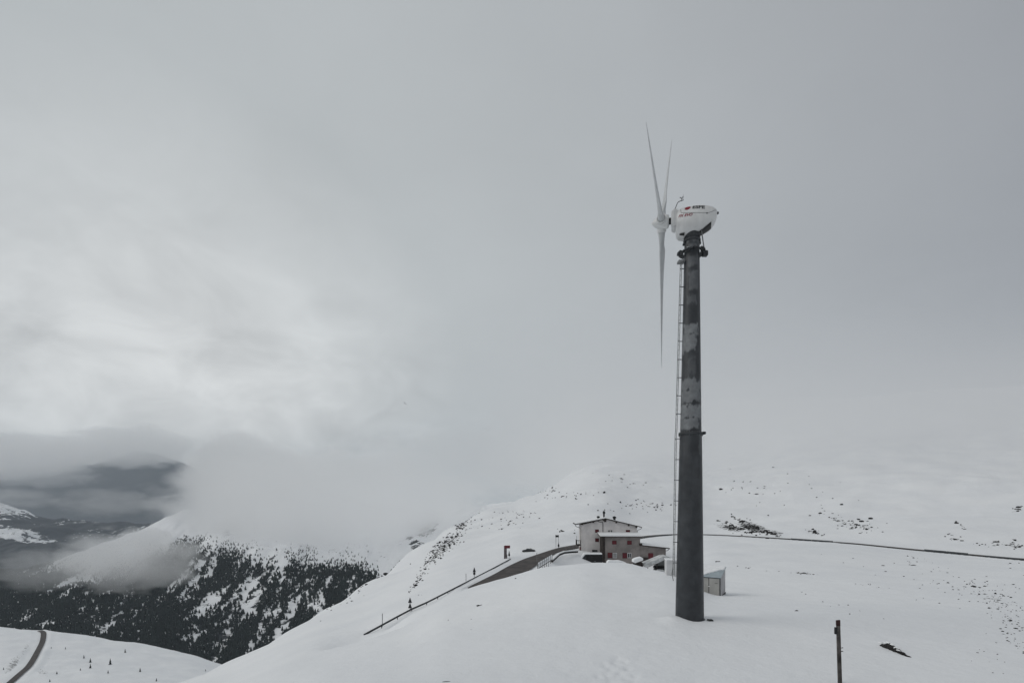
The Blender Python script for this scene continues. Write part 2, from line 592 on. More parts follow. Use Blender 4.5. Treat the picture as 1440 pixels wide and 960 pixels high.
rock_items = [
    # (bearing, row, along, across, angle, amount) seen on the mountain flank and bowl
    (628, 765, 34, 9, -40, .50), (612, 782, 22, 7, -45, .46), (650, 738, 14, 5, -50, .5), (590, 812, 16, 4, -50, .42), (580, 825, 10, 4, -50, .38),
    (545, 790, 16, 5, -40, .5), (520, 805, 24, 5, -42, .42), (500, 830, 40, 6, -38, .3), (775, 690, 10, 4, -20, .42), (762, 692, 8, 3, 0, .38),
    (800, 697, 40, 4, -5, .30), (830, 680, 30, 5, -10, .28), (870, 673, 30, 5, 10, .3), (900, 710, 30, 6, 0, .33), (925, 712, 24, 6, 0, .36),
    (700, 735, 40, 7, 0, .27), (740, 722, 30, 4, 0, .24), (805, 745, 14, 4, 0, .28), (1028, 742, 30, 6, 10, .62), (1058, 741, 28, 8, 14, .72), (1090, 748, 22, 4, 14, .6),
    (1140, 747, 14, 4, 20, .52), (1190, 735, 36, 10, 15, .38), (1215, 741, 20, 5, 12, .36), (1350, 738, 14, 4, 35, .4), (1420, 766, 40, 6, 4, .38), (1430, 716, 14, 4, -20, .42),
    (1340, 755, 20, 5, 10, .3), (1400, 845, 30, 18, 35, .40), (1425, 872, 26, 16, 45, .46), (1420, 905, 30, 10, 20, .36), (1385, 835, 24, 8, 30, .4), (1360, 820, 30, 10, 20, .3),
    (1150, 695, 40, 12, 25, .24), (1050, 690, 40, 10, 20, .28), (1000, 668, 20, 6, 0, .32), (1310, 845, 20, 6, 25, .22),
    (880, 700, 60, 14, 0, .20), (1135, 806, 22, 2, 4, .52), (1225, 824, 22, 2, 8, .42), (1060, 798, 40, 2, 8, .22), (1280, 793, 12, 3, 30, .34),
]
rockA = blobs(A, rock_items) * (A.Y > 45)
# keep rock off the road bed
tmp = np.zeros_like(A.Z)
tmp[msk] = np.clip(1 - (best - 1) / 2.5, 0, 1)
rockA *= (1 - tmp)
_tx = (969.7 - 720) / F * 30
A.Z += .26 * np.exp(-(((A.X - (_tx - 1.1)) / .75) ** 2 + ((A.Y - 29.6) / .9) ** 2))
# a patch of footprints trodden into the foreground snow
fr = random.Random(6)
for (u, v) in [(862, 928), (868, 934), (861, 940), (854, 947), (872, 945), (880, 951), (866, 952), (893, 949), (884, 940), (850, 936), (857, 955), (876, 930), (870, 924), (888, 956), (843, 951)]:
    hx_, hy_, _ = A.hit(u + fr.uniform(-2, 2), v + fr.uniform(-2, 2), 10)
    g2 = np.exp(-(((A.X - hx_) / .16) ** 2 + ((A.Y - hy_) / .24) ** 2))
    A.Z -= .075 * g2
groundA = A.mesh('snow_ground', M['snow'], rockA)
tag(groundA, kind='structure')
# the same snowfield goes on behind the viewer
gx, gy = np.meshgrid(np.linspace(-400, 400, 60), np.linspace(-400, 2.0, 40), indexing='ij')
gz = -6.45 + .3 * fbm(gx / 30, gy / 30, 4, 5) * np.clip((2 - gy) / 20, 0, 1) - .02 * np.abs(gx)
gi = (np.arange(59)[:, None] * 40 + np.arange(39)[None, :]).ravel()
back = mesh_np('snow_field', np.stack([gx, gy, gz], -1).reshape(-1, 3), np.stack([gi, gi + 40, gi + 41, gi + 1], -1), M['snow'], True, {'rocky': np.zeros(2400)})
tag(back, kind='structure')

# asphalt
rv = road_pts.copy()
rv[:, :, 2] += .05
ri = (np.arange(NR - 1)[:, None] * W + np.arange(W - 1)[None, :]).ravel()
road = mesh_np('road', rv.reshape(-1, 3), np.stack([ri, ri + 1, ri + W + 1, ri + W], -1), M['asphalt'])
tag(road, kind='structure')

# --- valley meadow
B_T = {
    -700: [(220, 1100), (385, 955), (500, 905), (600, 862), (720, 900), (1200, 1200)],
    0: [(220, 1100), (385, 958), (500, 908), (600, 875), (720, 910), (1200, 1150)],
    60: [(220, 1100), (385, 960), (500, 915), (600, 882), (720, 920), (1200, 1150)],
    110: [(220, 1100), (385, 960), (500, 918), (600, 888), (720, 925), (1200, 1150)],
    200: [(220, 1100), (385, 965), (500, 928), (600, 901), (720, 935), (1200, 1150)],
    260: [(220, 1100), (385, 975), (500, 938), (600, 915), (720, 945), (1200, 1150)],
    310: [(220, 1110), (385, 985), (500, 948), (600, 931), (720, 955), (1200, 1150)],
    420: [(220, 1130), (385, 1010), (500, 975), (600, 965), (720, 990), (1200, 1150)],
    620: [(220, 1200), (600, 1050), (1200, 1200)],
}
colsB = np.concatenate([np.arange(-700, -30, 20), np.arange(-30, 421, 2.5), np.arange(430, 621, 10)])
B = Sheet(B_T, colsB, np.geomspace(220, 1200, 260), 5, 4)
B.Z += 3.5 * fbm(B.X / 60, B.Y / 60, 5, 91) + .8 * fbm(B.X / 12, B.Y / 12, 3, 77)
bl = [(55, 884, 596), (62, 890, 580), (60, 900, 540), (54, 913, 500), (47, 927, 462), (40, 940, 430), (28, 950, 405), (10, 963, 380), (-30, 985, 340), (-90, 1010, 300)]
bc = np.array([[(u - 720) / F * d, d, float(B.z((u - 720) / F * d, d))] for u, v, d in bl])
bc = resample(bc, 160)
tn = np.gradient(bc, axis=0)
tn[:, 2] = 0
tn /= np.linalg.norm(tn, axis=1)[:, None]
nrm = np.stack([-tn[:, 1], tn[:, 0], 0 * tn[:, 0]], -1)
vr = np.stack([bc + nrm * q for q in np.linspace(-2.3, 2.3, 5)], 1)
bb, mb = flatten(B, vr, 2.4, 8.0, .5)
rockB = blobs(B, [(20, 935, 26, 14, -45, .52), (35, 915, 22, 7, -60, .44), (60, 945, 14, 12, 0, .42), (70, 925, 12, 10, 0, .34), (5, 925, 16, 20, 0, .25),
                  (90, 886, 12, 4, 0, .36), (230, 925, 60, 8, 12, .22), (210, 908, 40, 4, 12, .2), (180, 950, 80, 10, 0, .2), (130, 930, 60, 30, 0, .16)])
tb = np.zeros_like(B.Z)
tb[mb] = np.clip(1 - (bb - 4) / 3, 0, 1)
rockB *= 1 - tb
tag(B.mesh('valley_meadow', M['snow'], rockB), kind='structure')
vr2 = vr.copy()
vr2[:, :, 2] += .25
vi = (np.arange(159)[:, None] * 5 + np.arange(4)[None, :]).ravel()
tag(mesh_np('valley_road', vr2.reshape(-1, 3), np.stack([vi, vi + 1, vi + 6, vi + 5], -1), M['asphalt']), kind='structure')

# --- forested mountainside
C_T = {
    -700: [(700, 1150), (900, 960), (1100, 910), (1400, 850), (1900, 790), (2600, 900)],
    0: [(700, 1150), (850, 985), (1100, 905), (1500, 840), (1900, 802), (2600, 900)],
    70: [(700, 1150), (850, 985), (1100, 905), (1500, 835), (1950, 792), (2600, 900)],
    125: [(700, 1150), (850, 990), (1100, 912), (1500, 828), (2000, 765), (2600, 860)],
    160: [(700, 1150), (850, 990), (1100, 920), (1500, 828), (2000, 755), (2600, 850)],
    205: [(700, 1150), (850, 990), (1100, 928), (1500, 828), (2000, 738), (2600, 830)],
    240: [(700, 1150), (850, 990), (1100, 935), (1500, 830), (2050, 714), (2600, 800)],
    300: [(700, 1150), (850, 1010), (1100, 945), (1500, 835), (2100, 704), (2600, 760)],
    400: [(700, 1150), (850, 1020), (1100, 940), (1500, 830), (1800, 765), (2200, 722), (2600, 770)],
    500: [(700, 1150), (850, 1020), (1100, 900), (1400, 812), (1800, 758), (2200, 722), (2600, 770)],
    560: [(700, 1150), (850, 1020), (1100, 880), (1400, 805), (1800, 750), (2200, 690), (2600, 730)],
    620: [(700, 1150), (850, 1000), (1100, 860), (1400, 790), (1700, 735), (2000, 700), (2600, 760)],
    700: [(700, 1100), (1100, 840), (1400, 750), (1700, 702), (2000, 712), (2600, 760)],
    800: [(700, 1000), (1100, 800), (1700, 690), (2600, 760)],
    1000: [(700, 1000), (1100, 800), (1700, 700), (2600, 760)],
}
colsC = np.concatenate([np.arange(-700, -30, 20), np.arange(-30, 761, 2.5), np.arange(770, 1001, 15)])
Cs = Sheet(C_T, colsC, np.geomspace(700, 2600, 300), 9, 4)
gul = fbm((Cs.X + .25 * Cs.Y) / 70, (Cs.Y) / 420, 5, 5)
Cs.Z += 16 * gul * np.clip((Cs.Y - 700) / 400, 0, 1) + 6 * fbm(Cs.X / 60, Cs.Y / 60, 5, 8)
Vc = H - Cs.Z / Cs.Y * F
Uc = np.repeat(Cs.u[:, None], len(Cs.D), 1)
tree_line = 26 * fbm(Cs.X / 110, Cs.Y / 200, 4, 71) + np.interp(Uc, [-700, 0, 60, 130, 200, 240, 262, 300, 340, 400, 450, 500, 520, 560, 1000], [780, 790, 785, 805, 788, 768, 756, 768, 776, 782, 786, 786, 800, 850, 900])
band = 1 / (1 + np.exp(-(Vc - tree_line - 3) / 5))
gmask = fbm((Cs.X + .22 * Cs.Y) / 44, Cs.Y / 200, 6, 44, .70)
forest = band * np.clip((gmask + .25) * 5, .06, 1)
for (u, v, a, b, an) in [(350, 845, 26, 9, -35), (175, 845, 8, 22, 20), (130, 875, 10, 16, 0), (255, 812, 20, 4, -50), (290, 870, 14, 5, -50), (310, 895, 22, 5, -50)]:
    c_, s_ = math.cos(math.radians(an)), math.sin(math.radians(an))
    p, q = ((Uc - u) * c_ + (Vc - v) * s_) / a, (-(Uc - u) * s_ + (Vc - v) * c_) / b
    forest *= 1 - .85 * np.exp(-(p * p + q * q))
scrub = band * (.62 + .35 * np.clip(gmask + .3, 0, 1))
rockC = np.maximum(np.maximum(scrub, .40 * np.clip((Vc - 735) / 30, 0, 1)), blobs(Cs, [(600, 745, 32, 12, -40, .55), (585, 765, 16, 14, 0, .6), (575, 757, 22, 4, 0, .5), (640, 722, 22, 8, -35, .42), (680, 708, 24, 5, -20, .4),
                                     (320, 748, 14, 7, 10, .5), (470, 775, 20, 5, 20, .36), (490, 778, 14, 4, 20, .36), (200, 770, 30, 6, 0, .34), (255, 775, 26, 8, -20, .42), (415, 790, 60, 6, 0, .3)]))
tag(Cs.mesh('mountainside', M['far_snow'], rockC), kind='structure')

# --- far ridges
D_T = {
    -900: [(2600, 980), (3400, 820), (4200, 740), (5200, 680), (6500, 760)],
    -60: [(2600, 980), (3400, 820), (4200, 755), (5200, 690), (6500, 760)],
    0: [(2600, 980), (3400, 820), (4200, 758), (5200, 699), (6500, 760)],
    60: [(2600, 980), (3400, 820), (4200, 765), (5200, 727), (6500, 770)],
    110: [(2600, 980), (3400, 830), (4200, 768), (5200, 736), (6500, 770)],
    150: [(2600, 980), (3400, 830), (4200, 768), (5200, 729), (6500, 770)],
    210: [(2600, 980), (3400, 830), (4200, 770), (5200, 731), (6500, 770)],
    300: [(2600, 980), (3400, 830), (4200, 770), (5200, 735), (6500, 770)],
    450: [(2600, 980), (3400, 850), (4200, 800), (5200, 775), (6500, 810)],
    700: [(2600, 980), (3400, 850), (4200, 810), (5200, 790), (6500, 810)],
}
colsD = np.concatenate([np.arange(-900, -30, 20), np.arange(-30, 301, 2.5), np.arange(310, 701, 12)])
Ds = Sheet(D_T, colsD, np.geomspace(2600, 6500, 200), 5, 3)
Ds.Z += 60 * fbm(Ds.X / 260, Ds.Y / 600, 6, 23, .55) + 20 * fbm(Ds.X / 80, Ds.Y / 120, 4, 29)
Vd = H - Ds.Z / Ds.Y * F
Ud = np.repeat(Ds.u[:, None], len(Ds.D), 1)
rockD = np.clip(1.22 - .62 * np.clip((752 - Vd + 60 * fbm(Ds.X / 400, Ds.Y / 400, 4, 3)) / 22, 0, 1) * np.clip((110 - Ud) / 60, .45, 1), .3, 1.4)
tag(Ds.mesh('far_ridge', M['wall_snow'], rockD), kind='structure')
E_T = {
    -1600: [(7500, 900), (9000, 760), (12000, 640), (15000, 700)],
    0: [(7500, 900), (9000, 760), (12000, 656), (15000, 700)],
    110: [(7500, 900), (9000, 760), (12000, 651), (15000, 700)],
    200: [(7500, 900), (9000, 760), (12000, 630), (15000, 690)],
    265: [(7500, 900), (9000, 760), (12000, 640), (15000, 690)],
    330: [(7500, 900), (9000, 780), (12000, 700), (15000, 740)],
    430: [(7500, 900), (9000, 800), (12000, 760), (15000, 790)],
    900: [(7500, 900), (9000, 800), (12000, 770), (15000, 790)],
}
Es = Sheet(E_T, np.concatenate([np.arange(-600, 0, 20), np.arange(0, 901, 10)]), np.geomspace(7500, 15000, 90), 3, 2)
Es.Z += 140 * fbm(Es.X / 900, Es.Y / 1800, 5, 63)
tag(Es.mesh('distant_mountain', M['wall_snow'], np.full_like(Es.Z, 1.6)), kind='structure')


# ------------------------------------------------------------------ conifers
def conifers(name, pts, hs, m, sides=6):
    """many small firs as one mesh: each two stacked ragged skirts on a stem"""
    n = len(pts)
    tiers = [(0.10, .30, .62), (0.34, .23, .82), (.58, .15, 1.0)]
    V, Q = [], []
    base = 0
    ang = np.arange(sides) * 2 * np.pi / sides
    for (z0, r, z1) in tiers:
        a = ang[None, :] + rng.uniform(0, 6, n)[:, None]
        rr = r * hs[:, None] * rng.uniform(.65, 1.2, (n, sides))
        x = pts[:, 0:1] + rr * np.cos(a)
        y = pts[:, 1:2] + rr * np.sin(a)
        z = pts[:, 2:3] + hs[:, None] * (z0 + rng.uniform(-.05, .05, (n, sides)))
        ring = np.stack([x, y, z], -1)
        apex = np.stack([pts[:, 0] + rng.normal(0, .015, n) * hs, pts[:, 1], pts[:, 2] + hs * z1], -1)[:, None, :]
        blk = np.concatenate([ring, apex], 1)
        V.append(blk.reshape(-1, 3))
        idx = base + np.arange(n)[:, None] * (sides + 1)
        for j in range(sides):
            Q.append(np.stack([idx[:, 0] + j, idx[:, 0] + (j + 1) % sides, idx[:, 0] + sides], -1))
        base += n * (sides + 1)
    return mesh_np(name, np.concatenate(V), np.concatenate(Q), m, False)


def scatter_forest():
    need = 27000
    out = []
    w = forest.copy()
    iu = np.where((Cs.u > -60) & (Cs.u < 545))[0]
    while sum(len(o) for o in out) < need:
        k = 40000
        D = np.sqrt(rng.uniform(850 ** 2, 2050 ** 2, k))
        u = rng.uniform(-60, 545, k)
        fu = np.interp(u, Cs.u, np.arange(len(Cs.u))).astype(int)
        fd = np.interp(D, Cs.D, np.arange(len(Cs.D))).astype(int)
        keep = rng.uniform(0, 1, k) < w[fu, fd]
        u, D = u[keep], D[keep]
        x = (u - 720) / F * D
        out.append(np.stack([x, D, Cs.z(x, D) - .6], -1))
    p = np.concatenate(out)[:need]
    return p


fp = scatter_forest()
vrow = H - fp[:, 2] / fp[:, 1] * F
tl = np.interp(720 + F * fp[:, 0] / fp[:, 1], [-700, 0, 60, 130, 200, 240, 262, 300, 340, 400, 450, 500, 520], [780, 790, 785, 805, 788, 768, 756, 768, 776, 782, 786, 786, 800])
fh = (8 + 8 * rng.beta(1.6, 1.8, len(fp))) * np.clip(.6 + (vrow - tl) / 60, .55, 1)
fo = conifers('conifer_forest', fp, fh, M['fir'])
tag(fo, 'dark conifer forest covering the far snowy mountainside under the fog', 'forest', kind='stuff')


def fir_thing(u, v, hpx, label, S=B, group=None, d0=10, r=.24):
    x, y, z = S.hit(u, v, d0)
    h = hpx * y / F
    t = empty('small_fir', (x, y, z - .1), 0, label, 'tree', group)
    tr = MB().tube([(0, 0, 0), (0, 0, h * .8)], [h * .03, h * .008], 6).build('trunk', M['bark'], t)
    cr = MB()
    rr = random.Random(int(u * 13 + v))
    n = 9
    for k in range(6):
        f0 = .08 + k * .15
        R = r * h * (1 - f0) * rr.uniform(.85, 1.15)
        ring = []
        for j in range(n * 2):
            a = math.pi * j / n
            q = R * (1.0 if j % 2 else .55) * rr.uniform(.8, 1.2)
            ring.append((q * math.cos(a), q * math.sin(a), h * (f0 + (-.03 if j % 2 else .02))))
        vs = ring + [(0, 0, h * min(1.0, f0 + .26))]
        cr.add(vs, [(j, (j + 1) % (2 * n), 2 * n) for j in range(2 * n)])
    cr.build('crown', M['fir'], t)
    return t


for (u, v, hp, lb) in [
    (155, 934, 9.5, 'tallest small dark fir on the snowy valley meadow, right of the paired firs'),
    (127, 931, 7, 'upper fir of the close pair standing one above the other on the meadow'),
    (127, 939, 7, 'lower fir of the close pair standing one above the other on the meadow'),
    (118, 925, 5.5, 'small rounded fir up left of the paired firs on the meadow'),
    (176, 917, 6, 'fir with a leaning bushy crown, highest of the firs right of mid meadow'),
    (197, 944, 6.5, 'lone fir on the snow well right of the tallest meadow fir'),
    (152, 946, 5, 'low stubby fir just below the tallest meadow fir'),
    (80, 947, 4.5, 'small fir on the open snow right of the valley road'),
    (113, 942, 4, 'tiny fir left of and below the paired firs'),
    (92, 912, 3.5, 'little dark bush-like fir near the upper meadow edge, right of the road bend'),
    (70, 958, 4.5, 'small fir at the bottom picture edge beside the valley road'),
    (220, 957, 5, 'small fir low on the right end of the meadow by the picture edge'),
    (5, 941, 4, 'small fir left of the valley road on the far left snow'),
    (289, 943, 3.5, 'tiny fir near where the meadow meets the near snow ridge'),
    (72, 911, 3, 'smallest upper fir, nearest the road bend'),
]:
    fir_thing(u, v, hp, lb, B, None, 300)
# ------------------------------------------------------------------ rocks
def rock_shape(rr, sx, sy, sz, n=7):
    """a faceted stone with an uneven outline: rings of jittered points"""
    vs, fs = [], []
    lay = [(-.35, .9), (.25, 1.0), (.7, .72)]
    for (zz, q) in lay:
        for j in range(n):
            a = 2 * math.pi * (j + rr.uniform(-.25, .25)) / n
            k = q * rr.uniform(.55, 1.25)
            vs.append((sx * k * math.cos(a), sy * k * math.sin(a), sz * (zz + rr.uniform(-.12, .12))))
    vs.append((0, 0, sz * rr.uniform(.85, 1.05)))
    for i in range(2):
        for j in range(n):
            fs.append((i * n + j, i * n + (j + 1) % n, (i + 1) * n + (j + 1) % n, (i + 1) * n + j))
    for j in range(n):
        fs.append((2 * n + j, 2 * n + (j + 1) % n, 3 * n))
    return vs, fs


def scatter_rocks(name, items, label, S=A, size=(1.3, 2.9), d0=30, seed=3):
    rr = random.Random(seed)
    mb = MB()
    for (u, v, a, b, ang, n) in items:
        c, s_ = math.cos(math.radians(ang)), math.sin(math.radians(ang))
        for _ in range(n):
            p, q = rr.gauss(0, .55) * a, rr.gauss(0, .55) * b
            uu, vv = u + p * c - q * s_, v + p * s_ + q * c
            x, y, z = S.hit(uu, vv, d0)
            s = rr.uniform(*size) * .5 * y / F * (1 if rr.random() < .85 else 1.7)
            vs, fs = rock_shape(rr, s * rr.uniform(.6, 1.7), s * rr.uniform(.6, 1.2), s * rr.uniform(.4, 1.1), 5)
            ang2 = rr.uniform(0, 6.28)
            R = Matrix.Translation((x, y, z)) @ Matrix.Rotation(ang2, 4, 'Z')
            mb.add([R @ Vector(w) for w in vs], fs)
    o = mb.build(name, M['rock'])
    tag(o, label, 'rocks', kind='stuff')
    return o


scatter_rocks('scattered_rocks', [
    (628, 765, 34, 9, -40, 190), (612, 782, 22, 7, -45, 90), (650, 738, 14, 5, -50, 50), (590, 812, 16, 4, -50, 34), (579, 828, 8, 3, -50, 10), (583, 823, 2, 3, 0, 5),
    (545, 790, 16, 4, -40, 24), (520, 805, 24, 4, -42, 26), (500, 830, 60, 9, -38, 40), (775, 690, 8, 3, -20, 9), (762, 692, 6, 2, 0, 5), (800, 697, 36, 4, -5, 26),
    (870, 675, 40, 9, 10, 22), (915, 711, 30, 6, 0, 40), (700, 735, 50, 9, 0, 40), (740, 722, 30, 5, 0, 20), (800, 745, 16, 5, 0, 8), (860, 715, 30, 8, 0, 10)],
    'small dark stones poking through snow on the mountain flank behind the road', seed=5)
scatter_rocks('outcrop_rocks', [
    (1030, 742, 16, 5, 20, 34), (1055, 740, 22, 6, 25, 70), (1082, 749, 18, 2.5, 14, 30), (1145, 748, 11, 3, 25, 14), (1190, 735, 34, 8, 15, 46), (1213, 741, 18, 4, 12, 22),
    (1150, 700, 90, 22, 20, 26), (1048, 690, 50, 18, 15, 20), (1350, 738, 12, 2.5, 40, 10), (1345, 755, 20, 4, 10, 14), (1430, 716, 14, 3, -20, 10), (1415, 766, 40, 5, 4, 40)],
    'dark rock outcrop and stones on the slope above the long contour road', seed=8, size=(1.4, 3.4))
scatter_rocks('crag_rocks', [(1050, 740, 17, 5, 35, 16), (1030, 741, 9, 3, 35, 8), (1080, 748, 10, 1.8, 14, 12), (1147, 748, 7, 1.2, 25, 6)],
              'larger black crags in the outcrop right of the tower, above the contour road', seed=19, size=(2.2, 4.4))
scatter_rocks('slope_stones', [
    (1400, 842, 34, 16, 30, 60), (1427, 872, 24, 14, 45, 46), (1425, 900, 30, 12, 20, 30), (1375, 825, 40, 12, 20, 40), (1330, 830, 60, 16, 15, 22), (1390, 930, 40, 16, 10, 10),
    (1420, 830, 30, 30, 15, 24), (1130, 806, 18, 1, 4, 18), (1225, 823, 26, 2, 8, 9), (1282, 793, 9, 2, 30, 4), (1170, 850, 50, 14, 10, 10), (1060, 799, 30, 2, 8, 6),
    (1290, 786, 10, 4, 10, 4), (1230, 800, 90, 14, 8, 14), (1320, 795, 60, 10, 8, 10)],
    'small dark stones dotted over the snowy slope at the right', seed=9, size=(1.0, 2.5), d0=20)
scatter_rocks('near_stones', [(592, 836, 4, 1, 0, 3), (630, 832, 5, 1, -20, 3), (725, 813, 1, .5, 0, 1), (664, 870, 4, .8, 0, 2), (630, 871, 4, .8, 0, 1), (663, 884, 1, .5, 0, 1)],
              'tiny dark stones on the near snow hump below the road', seed=12, size=(.8, 1.7), d0=20)


def rock_thing(u, v, w, h, ang, label, seed, d0=20, sink=.1, n=1):
    x, y, z = A.hit(u, v, d0)
    k = y / F
    rr = random.Random(seed)
    t = MB()
    for i in range(n):
        f = (i - (n - 1) / 2) / max(1, n)
        vs, fs = rock_shape(rr, w * k * .5 / n * 1.35, h * k * .6, h * k * .55, 10)
        o = Vector((f * w * k * math.cos(ang), f * w * k * math.sin(ang) * 1.0, -abs(f) * h * k * .15))
        t.add([Vector(q) + o for q in vs], fs)
    ob = t.build('rock', M['rock'])
    ob.location = (x, y, float(A.z(x, y)) - sink * h * k)
    tag(ob, label, 'rock')
    return ob


def slab_rock():
    """long dark ledge breaking through the snow, right foreground"""
    rr = random.Random(4)
    o = Vector(A.hit(1258, 915, 15))
    t = empty('rock', o, 0, 'long dark rock ledge jutting from the snow right of the wooden post', 'rock')
    lm, sm = MB(), MB()
    for i in range(15):
        f = i / 14
        u, v = 1241.5 + 36 * f, 907.5 + 14.5 * f + rr.uniform(-.4, .4)
        hpx = (6.8 * math.sin(math.pi * min(1, f * .8 + .22)) + 1.0) * rr.uniform(.6, 1.2)
        if .80 < f < .90:
            continue
        c = Vector(A.hit(u, v + 1.0, 15))
        k = c.y / F
        vs, fs = rock_shape(rr, 2.6 * k, .16, hpx * k * 1.05, 9)
        q = c - o
        lm.add([Vector(w) + q for w in vs], fs)
        if i % 2 == 0 and f < .8:
            vs, fs = rock_shape(rr, 2.6 * k, .15, 1.6 * k, 8)
            sm.add([Vector(w) + q + Vector((.02, .14, hpx * k * 1.0)) for w in vs], fs)
    lm.build('ledge', M['rock'], t)
    sm.build('snow_cover', M['cap'], t)


slab_rock()
rock_thing(675, 851, 9, 3.2, .1, 'dark stone on the snow hump, below the snowy end of the road', 21, n=2)
rock_thing(1120.5, 858.5, 3.5, 3.2, 0, 'single small dark stone on open snow up left of the wooden post', 22)
rock_thing(1009.5, 789.5, 6.5, 3, 0, 'flat dark stone just above the roof of the pale shed', 23, n=2)
rock_thing(545, 793, 11, 4.5, 0, 'dark boulder on the skyline of the snow ridge at the left', 24, n=2, d0=100)
rock_thing(585, 823.5, 5, 7, 0, 'upright dark boulder above the pair of triangular signs', 25, d0=95)
rock_thing(1059, 748.5, 12, 5, 0, 'largest dark boulder at the foot of the outcrop by the contour road', 26, d0=150, n=2)
rock_thing(1285, 794.5, 7, 2.5, 0, 'flat dark stone on the open slope right of centre, below the contour road', 27, d0=60)
rock_thing(628, 958, 9, 2, 0, 'flat grey stone at the bottom edge of the picture', 28, d0=15)


# ------------------------------------------------------------------ wind turbine
PX = 30 / F                       # metres per pixel at the turbine's depth
TY = 30.0
tx0 = (969.7 - 720) * PX
tz0 = float(A.z(tx0, TY))
turb = empty('wind_turbine', (tx0, TY, tz0), 0, 'white wind turbine on a dark grey steel tower with three blades, standing in the snow', 'wind turbine')
turb.rotation_euler = (0, math.radians(.36), 0)


def TZ(row):
    return (H - row) * PX - tz0     # local height of a picture row


def lathe(prof, seg=96):
    """prof: list of (radius, z)"""
    vs, fs = [], []
    for r, z in prof:
        for j in range(seg):
            a = 2 * math.pi * j / seg
            vs.append((r * math.cos(a), r * math.sin(a), z))
    for i in range(len(prof) - 1):
        for j in range(seg):
            fs.append((i * seg + j, i * seg + (j + 1) % seg, (i + 1) * seg + (j + 1) % seg, (i + 1) * seg + j))
    return MB().add(vs, fs)


def tower_mat():
    m = bpy.data.materials.new('tower_steel')
    m.use_nodes = True
    w = NT(m.node_tree)
    b = w.n['Principled BSDF']
    tc = w.node('ShaderNodeTexCoord').outputs['Object']
    at = w.node('ShaderNodeAttribute', attribute_name='frost_glint').outputs['Fac']
    n = w.noise(tc, 1.3, 6, .6)
    steel = w.mix(w.smap(n, .3, .7), (.027, .030, .034, 1), (.044, .049, .055, 1))
    n2 = w.noise(tc, 2.5, 7, .65)
    fr = w.mix(w.smap(n2, .35, .7), (.17, .18, .19, 1), (.25, .265, .275, 1))
    w.put(b.inputs['Base Color'], w.mix(at, steel, fr))
    w.put(b.inputs['Roughness'], w.math('ADD', w.math('MULTIPLY', at, .35), .45))
    b.inputs['Specular IOR Level'].default_value = .35
    return m


M['tower'] = tower_mat()
FL = 608.5                        # row of the flange between the tower sections


def tower_section(name, rowb, rowt, rb, rt, frost_glint):
    seg, nz = 120, 260
    z0, z1 = TZ(rowb), TZ(rowt)
    zz = np.linspace(z0, z1, nz)
    rr = rb + (rt - rb) * (zz - z0) / (z1 - z0)
    a = np.arange(seg) * 2 * np.pi / seg
    x, y = rr[:, None] * np.cos(a), rr[:, None] * np.sin(a)
    V = np.stack([x, y, np.repeat(zz[:, None], seg, 1)], -1)
    i, j = np.meshgrid(np.arange(nz - 1), np.arange(seg), indexing='ij')
    j2 = (j + 1) % seg
    Q = np.stack([i * seg + j, i * seg + j2, (i + 1) * seg + j2, (i + 1) * seg + j], -1).reshape(-1, 4)
    row = H - (zz + tz0) / PX
    aa = np.mod(a - 1.5 * np.pi + np.pi, 2 * np.pi) - np.pi      # 0 faces the viewer, positive to the right
    Rw, An = np.repeat(row[:, None], seg, 1), np.repeat(aa[None, :], nz, 0)
    n = fbm(An * 3 + 50, Rw / 9, 5, 13, .6)
    f = np.zeros_like(Rw)
    for (r0, r1, a0, a1, k) in frost_glint:
        s = np.minimum(np.minimum((Rw - r0) / 2.2, (r1 - Rw) / 2.2), np.minimum((An - a0) / .12, (a1 - An) / .12)) + n * 2.6
        f = np.maximum(f, k * np.clip(s * .8 + .3, 0, 1))
    f = np.clip(f + 0.10 * np.clip(fbm(An * 1.5 + 9, Rw / 30, 5, 2) * 2, 0, 1), 0, 1)
    o = mesh_np(name, V.reshape(-1, 3), Q, M['tower'], True, {'frost_glint': f.ravel()})
    o.parent = turb
    return o


tower_section('lower_tower', 885, FL, .83, .635, [(609, 640, .5, 1.5, .25), (790, 866, .9, 1.5, .25)])  # no ice here: faint right-edge reflections painted into the steel's colour
tower_section('upper_tower', FL, 331, .610, .425, [
    (571, 590, -1.7, .95, .85), (588, 604, -1.7, .45, .8), (535, 552, -1.7, 1.3, .7), (549, 567, -1.7, .7, .75), (458, 474, -1.3, .4, .85), (470, 497, -1.7, .2, .8), (505, 528, -.8, .1, .18), (386, 412, -.8, .5, .38),
    (418, 430, -1.0, .3, .3), (365, 378, -.9, .5, .35), (335, 345, -1.2, .9, .5), (346, 352, -.9, .4, .5)])
fl = lathe([(.64, TZ(612)), (.70, TZ(612)), (.705, TZ(611.2)), (.705, TZ(609.2)), (.70, TZ(608.6)), (.61, TZ(608.6))]).build('flange', M['steel_dark'], turb, True)
for k in range(28):
    a = 2 * math.pi * k / 28
    q = MB().tube([(.672 * math.cos(a), .672 * math.sin(a), TZ(613.4)), (.672 * math.cos(a), .672 * math.sin(a), TZ(607.6))], .014, 6)
    q.build('bolt', M['galv'], fl)
for row in (845, 792, 735, 672):
    r_ = float(np.interp(row, [FL, 885], [.635, .83]))
    lathe([(r_ - .01, TZ(row) - .012), (r_ + .006, TZ(row) - .008), (r_ + .006, TZ(row) + .008), (r_ - .01, TZ(row) + .012)]).build('weld_seam', M['tower'], turb, True)
